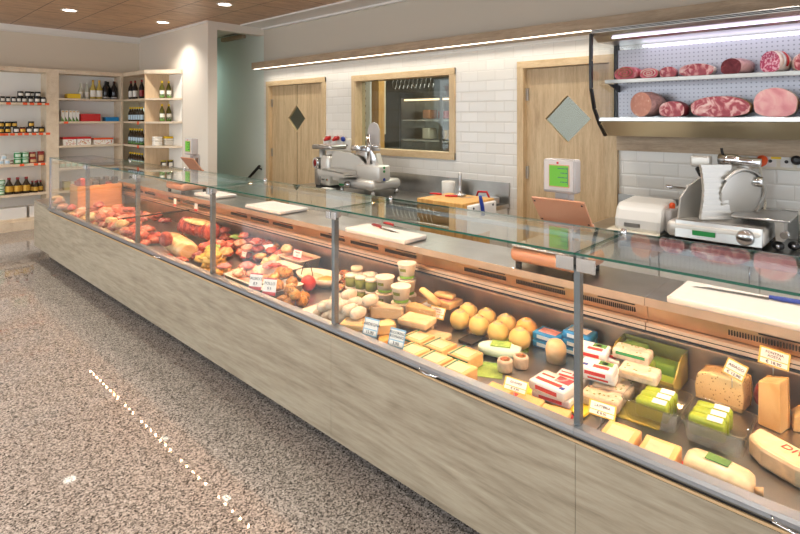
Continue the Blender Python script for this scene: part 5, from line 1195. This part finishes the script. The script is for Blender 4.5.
provola(2.335, 1.338, 'smoked orange-brown round cheese behind the yellow ones', 'smoked', .92)
x, y = 2.235, 1.35; tag(MB().at((x, y, ZD_), rz=.5).box(-.07, .07, -.07, .07, .0003, .0012).build('green_sheet', 'lettuce'), 'green paper sheet under the wrapped round cheeses', 'paper')
x, y, _ = P(489, 370); tag(MB().at((x, y, ZD_), rz=.5).box(-.07, .07, -.06, .06, .0003, .0012).build('green_sheet', 'lettuce'), 'green paper sheet on the steel deck left of the goat cheeses', 'paper')
x, y, _ = P(500, 356); r = empty('cheese_bag', (x, y, ZD_+.004), .4, 'clear printed bag of white mozzarella in front of the round cheeses', 'bag')
mb = MB().blob((0, 0, .025), (.05, .10, .028), 18, 10, .15, 2, 4, pw=.7); mb.build('bag', 'mint_label', r); MB().rbox(-.03, .03, -.05, .04, .045, .056, .004).build('printed_label', 'lettuce', r)
for k, (u, v) in enumerate(((505, 371), (521, 367))):
    x, y, _ = P(u, v); r = empty('goat_cheese', (x, y, ZD_), 0, 'small round white goat cheese with herbs on top, %s one' % ('left', 'right')[k], 'cheese', 'goat cheeses')
    MB().lathe([(.030, 0), (.033, .006), (.033, .042), (.030, .05), (0, .05)], 20).build('cheese', 'white_cheese', r); MB().lathe([(.022, .0505), (0, .0515)], 14).build('herbs', 'salad_mix', r)
# blue packs, round tub
for k, (u, v, zz) in enumerate(((2.335, 1.215, 0), (2.335, 1.215, .037), (2.36, 1.075, 0), (2.36, 1.075, .037), (2.36, 1.075, .074))):
    x, y = u, v; n = ('left pile, bottom', 'left pile, top', 'right pile, bottom', 'right pile, middle', 'right pile, top')[k]
    r = empty('blue_cheese_pack', (x, y, ZD_+zz), .0, 'blue and white printed cheese pack, %s' % n, 'cheese pack', 'blue cheese packs')
    MB().rbox(-.05, .05, -.065, .065, 0, .035, .008).build('pack', 'blue', r); MB().box(-.03, .03, -.045, .045, .035, .0355).build('print', ['paper', 'ham_slices'][k % 2], r); MB().box(-.0515, -.05, -.04, .04, .01, .026).build('side_print', 'sky_label', r)
x, y, _ = P(556, 361); r = empty('cream_tub', (x, y, ZD_), 0, 'dome-shaped tub of pale soft cheese between the blue packs', 'tub')
MB().lathe([(.042, 0), (.046, .05), (.042, .075), (.028, .092), (0, .097)], 22).build('cheese', 'cheese_pale', r)
# ham packs, red tray of slices
def printed(u, v, w, d, h, base, accents, label, rz, z=ZD_, name='printed_pack', cat='pack', group=None):
    x, y, _ = P(u, v, z+h*.5); r = empty(name, (x, y, z), rz, label, cat, group)
    MB().rbox(-d/2, d/2, -w/2, w/2, 0, h, .008).build('pack', base, r)
    for (m, a, b_, c, e) in accents: MB().box(a*d, b_*d, c*w, e*w, h, h+.0008).build('print', m, r)
    m, *_ = accents[0]; MB().box(-d/2-.001, -d/2, -.3*w, .3*w, h*.3, h*.7).build('side_print', m, r)
    return r
acc = [('tag_red', -.30, -.12, -.3, .4), ('dark_blue', -.38, -.22, -.42, -.30), ('ham_cut', .0, .4, -.4, 0), ('tag_red', .1, .2, .05, .4)]
x, y, _ = P(560, 399); tag(MB().at((x+.02, y, ZD_), rz=.0).rbox(-.09, .09, -.13, .13, 0, .012, .006).build('yellow_tray', 'yellow'), 'flat yellow tray under the white printed ham packs', 'tray')
printed(556, 394, .15, .12, .030, 'white_plastic', acc, 'white printed ham pack, lower of the two on the yellow tray', .1, ZD_+.013, group='printed ham packs')
printed(554, 386, .15, .12, .038, 'white_plastic', acc, 'white printed ham pack, upper of the two on the yellow tray', -.05, ZD_+.044, group='printed ham packs')
printed(572, 383, .12, .09, .030, 'white_plastic', acc, 'small white and red pack directly behind the near post', .1)
tag(MB().rbox(XF+.06, 1.84, .86, 1.20, ZD_, ZD_+.012, .006).build('red_tray', 'tag_red'), 'flat red tray of cheese slices left of the near post', 'tray')
for k, (x, y, lab) in enumerate(((1.755, 1.14, 'left'), (1.765, 1.02, 'middle under the price tag'), (1.76, .90, 'right beside the post'))):
    r = empty('sliced_cheese', (x, y, ZD_+.0125), .1*k, 'yellow sliced cheese on the red tray, %s' % lab, 'cheese', 'cheese slices on the red tray')
    MB().rbox(-.055, .055, -.05, .05, 0, .022, .004).build('slices', 'cheese', r)
tag(MB().rbox(1.70, 1.83, .46, .72, ZD_, ZD_+.012, .006).build('red_tray', 'tag_red'), 'flat red tray of cheese slices right of the near post', 'tray')
for k, (x, y, lab) in enumerate(((1.745, .665, 'left, under the tag'), (1.745, .545, 'right'))):
    r = empty('sliced_cheese', (x, y, ZD_+.0125), .05, 'pale rectangular cheese pack right of the near post, %s' % lab, 'cheese', 'cheese packs on the second red tray')
    MB().rbox(-.055, .055, -.052, .052, 0, .055, .004).build('slices', 'cheese', r); MB().box(-.035, .035, -.035, .035, .055, .0556).build('label', 'wrap_pale', r)
acc2 = [('tag_red', -.3, -.05, -.35, .1), ('dark_blue', -.3, -.1, .25, .4), ('foliage', .05, .4, -.4, .0), ('tag_red', .1, .32, -.25, -.1)]
for k, (u, v, zz) in enumerate(((607, 373, 0), (608, 372, .036), (601, 388, 0), (598, 384, .034), (622, 372, 0))):
    printed(u, v, .13, .10, .034, 'white_plastic', acc2, 'white pack with red-green print right of near post, %s' % ('back pile, lower', 'back pile, upper', 'front pile, lower', 'front pile, upper', 'next to the olive carton')[k], .15, ZD_+zz, group='red and green printed packs')
for k, (u, v, zz) in enumerate(((633, 388, 0), (633, 386, .042), (622, 397, 0), (614, 406, 0), (640, 398, 0))):
    x, y, _ = P(u, v); r = empty('wrapped_cheese', (x, y, ZD_+zz), .1, 'white cheese block with green flecks, %s' % ('back right, lower', 'back right, upper with green band', 'middle', 'front left, on the yellow sheet', 'rightmost')[k], 'cheese', 'green-flecked wrapped cheeses')
    MB().rbox(-.045, .045, -.07, .07, 0, .04, .010).build('block', 'white_cheese', r); fl = MB()
    for j in range(9): a, b_ = random.uniform(-.035, .03), random.uniform(-.06, .055); fl.box(a, a+.007, b_, b_+.007, .04, .0405)
    fl.build('flecks', 'foliage', r); MB().box(-.0462, -.045, -.055, .055, .022, .034).build('green_band', 'green' if k == 1 else 'wrap_pale', r)
x, y, _ = P(630, 407); tag(MB().at((x, y, ZD_), rz=.1).box(-.1, .08, -.12, .12, .0003, .0012).build('yellow_sheet', 'olive_card'), 'yellow-green paper sheet under the flecked white cheeses', 'paper')
# olive carton with packets
x, y, _ = P(640, 374)
x = 2.33; y = .770
r = empty('display_carton', (x, y, ZD_), 0, 'olive cardboard carton of green packets against the back of the case', 'carton')
MB().box(-.10, -.095, -.13, .13, 0, .055).box(.095, .10, -.13, .13, 0, .125).prism([(-.10, 0), (.10, 0), (.10, .125), (0.0, .12), (-.06, .07), (-.10, .055)], -.13, -.125, plane='XZ').prism([(-.10, 0), (.10, 0), (.10, .125), (.0, .12), (-.06, .07), (-.10, .055)], .125, .13, plane='XZ').box(-.1, .1, -.13, .13, 0, .004).build('carton', 'olive_card', r)
for k in range(4):
    tag(MB().at((x-.05+(k % 2)*.085, y+(-.06 if k < 2 else .06), ZD_+.006)).rbox(-.036, .036, -.05, .05, 0, .075 if k % 2 else .045, .012).build('green_packet', ['pack_green', 'label_green'][k % 2]), 'green packet inside the olive carton, %s' % ('front right', 'back right', 'front left', 'back left')[k], 'packet', 'packets in the olive carton')
tag(MB().at((2.37, .945, ZD_)).rbox(-.05, .05, -.035, .035, 0, .055, .008).build('green_pack', 'olive_card'), 'olive green pack lying left of the olive carton', 'pack')
# clear trays with green packs
for n_, (x, y, lab) in enumerate(((1.93, .505, 'left'), (1.865, .345, 'right'))):
    pass
for n_, (u, v, lab) in enumerate(((657, 416, 'left'), (706, 433, 'right'))):
    x, y, _ = P(u, v)
    tray(u, v, .19, .20, .07, 'clear_tray', 'clear plastic tub holding bright green packets, the %s one' % lab, 0)
    for k in range(3):
        mb = MB().at((x-.048+k*.048, y, ZD_+.012), rz=.1).rbox(-.022, .022, -.055, .055, 0, .066, .012, 0).box(-.018, .018, -.045, .0, .066, .0668, 1)
        tag(mb.build('green_packet', ['pack_green', 'paper']), 'bright green packet in the %s clear tub, %s' % (lab, ('front', 'middle', 'back')[k]), 'packet', 'packets in the clear tubs')
# big cheeses at the right
def half_wheel(name, u, v, R, h, ang, m, label):
    x, y, _ = P(u, v); r = empty(name, (x, y, ZD_), ang, label, 'cheese')
    pts = [(R*math.cos(a), R*math.sin(a)) for a in [PI*k/18 for k in range(19)]]
    MB().prism(pts, 0, h, plane='XY').build('paste', m, r, bevel=.006); return r
x, y, _ = P(716, 409)
r = empty('holed_cheese', (x+.03, y, ZD_), -.1, 'big pale cheese chunk with many small holes, standing on its side', 'cheese')
MB().prism([(-.105, 0), (.105, 0), (.11, .06), (.095, .12), (.04, .135), (-.06, .14), (-.105, .135), (-.112, .06)], 0, .12, plane='YZ').build('paste', 'holed_cheese', r, bevel=.008)
MB().prism([(-.108, .002), (.108, .002), (.115, .06), (.099, .122), (.0, .141), (-.109, .138), (-.116, .06)], .1205, .128, plane='YZ').build('rind', 'cheese_rind', r)
x, y, _ = P(771, 434)
r = empty('tall_cheese_wedge', (x+.03, y+.01, ZD_), -.25, 'tall narrow cheese wedge standing upright under the right price tag', 'cheese')
MB().prism([(-.05, 0), (.05, 0), (.048, .155), (-.045, .175)], 0, .07, plane='YZ').build('paste', 'cheese', r, bevel=.004)
MB().prism([(-.052, 0), (-.046, .177), (.0495, .157), (.052, 0)], .0705, .078, plane='YZ').build('rind', 'cheese_rind', r)
r = empty('cheese_wedge', (x+.09, y-.12, ZD_), .3, 'wrapped cheese wedge behind the tall one at the right edge', 'cheese')
MB().prism([(-.07, 0), (.07, 0), (.065, .05), (-.04, .15)], 0, .06, plane='YZ').build('paste', 'cheese', r, bevel=.004)
r = empty('ham_piece', (2.375, .385, ZD_), .2, 'film-wrapped dark ham piece between the two big cheeses', 'ham')
MB().blob((0, 0, .06), (.038, .034, .05), 16, 10, .2, 2, 8).build('meat', 'raw_dark', r); 
def wrapped_roll(u, v, L, W, H, ang, label, m='wrap_pale', red=True, loc=None):
    x, y, _ = P(u, v) if loc is None else loc
    r = empty('wrapped_salami', (x, y, ZD_), ang, label, 'salami')
    r.location.z += .009; rs = []
    for (t, f) in ((-1, .25), (-.93, .75), (-.75, .97), (0, 1.05), (.75, .95), (.92, .7), (1, .25)):
        rs.append([(W/2*f*math.cos(2*PI*k/18), t*L/2, H/2+H/2*f*math.sin(2*PI*k/18)+.006*noise.noise(Vector((t*6, k, u)))) for k in range(18)])
    MB().rings(rs).build('wrap', m, r); MB().tube([(0, -L/2, H/2), (0.005, -L/2-.02, H/2)], [.008, .014], 8).build('tie', 'card_brown', r)
    if red: MB().box(-.02, .015, -.03, .03, H*1.0, H*1.035).build('print', 'foliage', r)
    return r
wrapped_roll(717, 478, .18, .11, .085, -.06, 'long film-wrapped pale salami lying against the front glass', loc=(1.765, .385, 0))
x, y, _ = P(778, 468)
r = empty('wrapped_cheese_half', (x, y, ZD_), -.42, 'long wrapped half cheese with red lettering near the right edge', 'cheese')
MB().prism([(-.125, -.05), (-.11, .03), (-.05, .06), (.05, .06), (.11, .03), (.125, -.05)], 0, .065, plane='XY').build('piece', 'wrap_pale', r, bevel=.012)
for o in r.children: o.rotation_euler = (0, 0, PI/2)
o = text('DIVI', .042, (.01, -.01, .0665), (0, 0, -PI/2), 'tag_red', r, 'lettering', ext=.0003)
# price tags
price_tag(732, 377, .70, .068, .060, ['ASIAGO', '€ 12,90'], 'yellow', 'yellow-bordered price tag stuck in the holed cheese', PI+.2, -.1, lean=.35, rest=.66)
price_tag(773, 374, .735, .092, .062, ['FONTINA', 'AOSTA', '€ 18,90'], 'yellow', 'yellow-bordered price tag above the tall cheese wedge', PI+.05, -.05, lean=.1, rest=.70)
price_tag(369, 344, .625, .078, .080, ['SARDEGNA', '15,90'], 'blue', 'blue and yellow edged price tag at the front rail, left of two', PI+.3, -.35, lean=.05, X=1.722)
price_tag(396, 353, .625, .078, .080, ['PECORINO', 'ROMANO', '3,90'], 'blue', 'blue and yellow edged price tag at the front rail, right of two', PI+.3, -.35, lean=.05, X=1.722)
price_tag(434, 322, .60, .085, .06, ['GRANA', 'PADANO', '€ 13'], 'yellow', 'yellow-bordered price tag leaning on the cheese right of the tubs', PI+.4, -.5, lean=.12)
price_tag(514, 396, .60, .09, .05, ['EDAMER', '€ 9,90'], 'yellow', 'yellow-bordered price tag lying on the slices of the red tray', PI+.4, -.8, lean=.15)
price_tag(601, 417, .61, .09, .05, ['LATTERIA', '€ 8,90'], 'yellow', 'yellow-bordered price tag lying behind the cheese packs right of the post', PI+.4, -.8, lean=.15)
price_tag(255, 299, .625, .085, .095, ['SALSICCE', '8,9'], 'red', 'red and white price tag at the front rail, left of the pair', PI+.45, -.25, X=1.722)
price_tag(268.5, 306, .625, .085, .095, ['POLLO', '9,9'], 'red', 'red and white price tag at the front rail, right of the pair', PI+.45, -.25, X=1.722)
price_tag(297, 259, .665, .08, .065, ['CREMA', '12,9'], 'red', 'red and white price tag standing in the ham tub', PI+.1, -.2, rest=.63)
price_tag(265, 252, .62, .11, .07, ['MANZO'], 'blue', 'slanted white price tag on the reddish meat heap', PI+.1, -.8, lean=-.3)
price_tag(243, 258, .60, .05, .05, ['11,9'], 'red', 'small red and white price tag among meat on green leaves', PI+.1, -.3)
price_tag(219, 262, .60, .05, .05, ['8,5'], 'red', 'small red and white price tag just right of the third post', PI+.1, -.3)
for (u, v, lab) in ((176, 206, 'left'), (197, 211, 'right')):
    x, z0_ = 2.315, None
    yv, zv = onX(u, 2.31, v)
    r = empty('price_tag', (2.300, yv, zv), 0, 'red and white price tag hung on the rear edge, the %s of the far pair' % lab, 'price tag')
    c = MB().box(0, .002, -.03, .03, 0, .07).build('card', 'tag_white', r); MB().box(-.001, 0, -.03, .03, 0, .02).build('panel', 'tag_red', c)

for o in list(bpy.data.objects):
    if o.name.startswith('holed_cheese') and o.type == 'EMPTY': o.scale = (.75, .76, .84)

for o in list(bpy.data.objects):
    if o.name.startswith('tall_cheese_wedge') and o.type == 'EMPTY': o.scale = (.9, .72, 1.0)
# ------------------------------------------------------------------ settle: nothing may cut into its neighbour
# Every loose thing is moved the least it takes (sideways, or up onto what it lies on) until its surface crosses no other.
from mathutils.bvhtree import BVHTree
bpy.context.view_layer.update()
_dg = bpy.context.evaluated_depsgraph_get()
LOOSE = {'meat_cut', 'sausage', 'white_salami', 'olive_mix', 'lettuce_leaves', 'cheese_piece', 'cheese_wedge', 'cheese_pack', 'cheese_half', 'cheese_slice', 'provola_cheese',
         'cheese_bag', 'goat_cheese', 'printed_pack', 'wrapped_cheese', 'blue_cheese_pack', 'green_pack', 'green_packet', 'sliced_cheese', 'food_tray', 'oval_dish', 'red_cheese',
         'sauce_jar', 'ricotta_tub', 'cream_tub', 'ham_piece', 'holed_cheese', 'tall_cheese_wedge', 'wrapped_salami', 'wrapped_cheese_half', 'wrapped_roast', 'price_tag',
         'jar', 'bottle', 'carton', 'box', 'packet', 'tin', 'egg_carton', 'cloth', 'folded_cloth', 'spray_bottle', 'cured_sausage', 'food_container', 'bag_sealer', 'sponge_tray',
         'rolled_meat', 'cured_meat', 'salame', 'mortadella', 'cooked_ham', 'cured_ham', 'label_strip', 'black_card', 'green_sheet', 'yellow_sheet', 'yellow_tray', 'red_tray', 'serving_tongs'}
LIFT = {'meat_cut', 'white_salami', 'olive_mix', 'sausage', 'lettuce_leaves', 'price_tag', 'serving_tongs', 'label_strip', 'wrapped_cheese', 'printed_pack', 'cheese_bag', 'cheese_wedge', 'cheese_piece', 'green_packet', 'cheese_half', 'cheese_slice'}
def _stem(o): return o.name.split('.')[0]
def _geo(root):
    vs, ps = [], []
    for o in [root]+list(root.children_recursive):
        if o.type != 'MESH': continue
        ev = o.evaluated_get(_dg); me = ev.to_mesh(); mw = o.matrix_world.copy(); b = len(vs)
        vs += [mw @ v.co for v in me.vertices]; ps += [tuple(b+i for i in p.vertices) for p in me.polygons]; ev.to_mesh_clear()
    return vs, ps
def _box(vs): return [min(v[i] for v in vs) for i in range(3)], [max(v[i] for v in vs) for i in range(3)]
_settled, _movers = [], []
for o in [q for q in bpy.data.objects if q.parent is None and q.type in ('MESH', 'EMPTY')]:
    vs, ps = _geo(o)
    if not vs: continue
    if _stem(o) in LOOSE: lo, hi = _box(vs); _movers.append((o, vs, ps, lo, hi))
    elif o.type == 'EMPTY' and _stem(o) in ('display_counter', 'hanging_meat_display', 'shelving_unit', 'corner_shelf'):
        for c in o.children_recursive:                               # big furniture part by part, so that boxes stay tight
            if c.type == 'MESH':
                v2, p2 = _geo(c) if not c.children else (lambda m_: ([c.matrix_world @ v.co for v in m_.vertices], [tuple(p.vertices) for p in m_.polygons]))(c.data)
                lo, hi = _box(v2); _settled.append((lo, hi, BVHTree.FromPolygons(v2, p2), False))
    else: lo, hi = _box(vs); _settled.append((lo, hi, BVHTree.FromPolygons(vs, ps), False))
FIRST = ('green_sheet', 'yellow_sheet', 'yellow_tray', 'red_tray', 'food_tray', 'oval_dish', 'wrapped_roast', 'label_strip', 'mortadella', 'cooked_ham', 'cured_ham', 'salame', 'ricotta_tub', 'sauce_jar', 'goat_cheese', 'blue_cheese_pack', 'cream_tub', 'provola_cheese', 'cheese_pack', 'holed_cheese', 'tall_cheese_wedge')
_movers.sort(key=lambda t: (0 if 'sheet' in t[0].name else 1 if _stem(t[0]) in FIRST else 2, round(t[3][2], 2), -(t[4][0]-t[3][0])*(t[4][1]-t[3][1])*(t[4][2]-t[3][2])))
def _cands(lift):
    out = [(0, 0, 0, 0)]
    hs = (.003, .006, .010, .015, .022, .030, .040, .052, .066, .082, .10, .12, .145)
    zs = [.0] + ([.003, .006, .010, .015, .020, .026, .032, .040, .048, .058, .068, .08, .095, .11] if lift else [.0015, .003])
    for z in zs:
        if z: out.append((z*1.15, 0, 0, z))
        for h in hs:
            for k in range(12):
                a = 2*PI*k/12; out.append((h*1.3+z*1.15, h*math.cos(a), h*math.sin(a), z))
    return sorted(out)
_C = {True: _cands(True), False: _cands(False)}
_left = []
for o, vs, ps, lo, hi in _movers:
    R = .16
    near = [s for s in _settled if all(s[0][i] <= hi[i]+R and s[1][i] >= lo[i]-R for i in range(3))]
    mid = Vector([(lo[i]+hi[i])/2 for i in range(3)]); ok = None
    for _, dx, dy, dz in _C[_stem(o) in LIFT]:
        d = Vector((dx, dy, dz)); l2 = [lo[i]+d[i] for i in range(3)]; h2 = [hi[i]+d[i] for i in range(3)]
        if _stem(o) == 'meat_cut' and (l2[0] < XF+.045 or h2[0] > 2.44): continue
        hit, t = False, None
        for s in near:
            if any(s[0][i] > h2[i] or s[1][i] < l2[i] for i in range(3)): continue
            if t is None: t = BVHTree.FromPolygons([v+d for v in vs], ps)
            if s[2].overlap(t): hit = True; break
            if s[3]:                                                  # not swallowed by it either
                q, n, _i, dist = s[2].find_nearest(mid+d)
                if q is not None and (mid+d-q).dot(n) < 0 and dist > .004 and all(s[0][i] < mid[i]+d[i] < s[1][i] for i in range(3)): hit = True; break
        if not hit: ok = d; break
    if ok is None and _stem(o) == 'meat_cut':                        # the heap is full: one piece fewer
        bpy.data.objects.remove(o); continue
    if ok is None: _left.append(o.name); ok = Vector((0, 0, 0))
    if _stem(o) in LIFT and _stem(o) not in ('price_tag', 'serving_tongs'):                                        # then down again until it rests on something
        for _k in range(60):
            d = ok-Vector((0, 0, .003)); l2 = [lo[i]+d[i] for i in range(3)]; h2 = [hi[i]+d[i] for i in range(3)]
            t = BVHTree.FromPolygons([v+d for v in vs], ps)
            if any(all(s[0][i] <= h2[i] and s[1][i] >= l2[i] for i in range(3)) and s[2].overlap(t) for s in near): break
            if l2[2] < ZD_: break
            ok = d
    if ok.length > .05 and _stem(o) != 'meat_cut': _left.append((o.name, tuple(round(q, 2) for q in ok)))
    o.location = o.location+ok
    l2 = [lo[i]+ok[i] for i in range(3)]; h2 = [hi[i]+ok[i] for i in range(3)]
    _settled.append((l2, h2, BVHTree.FromPolygons([v+ok for v in vs], ps), _stem(o) in ('meat_cut', 'wrapped_roast', 'white_salami')))
bpy.context.view_layer.update()
# a row counts from the left as it stands now
for g in ('dark jars on the top left shelf', 'dark jars stacked on the top left shelf', 'jars on the second left shelf', 'jars stacked on the second left shelf', 'slim white cartons'):
    row = [o for o in bpy.data.objects if o.parent is None and o.get('group') == g]
    labs = [o['label'] for o in row]
    for o, l in zip(sorted(row, key=lambda o: sum((o.matrix_world @ v.co).x for v in o.data.vertices)/len(o.data.vertices)), labs): o['label'] = l
print('UNSETTLED', len(_left), _left)
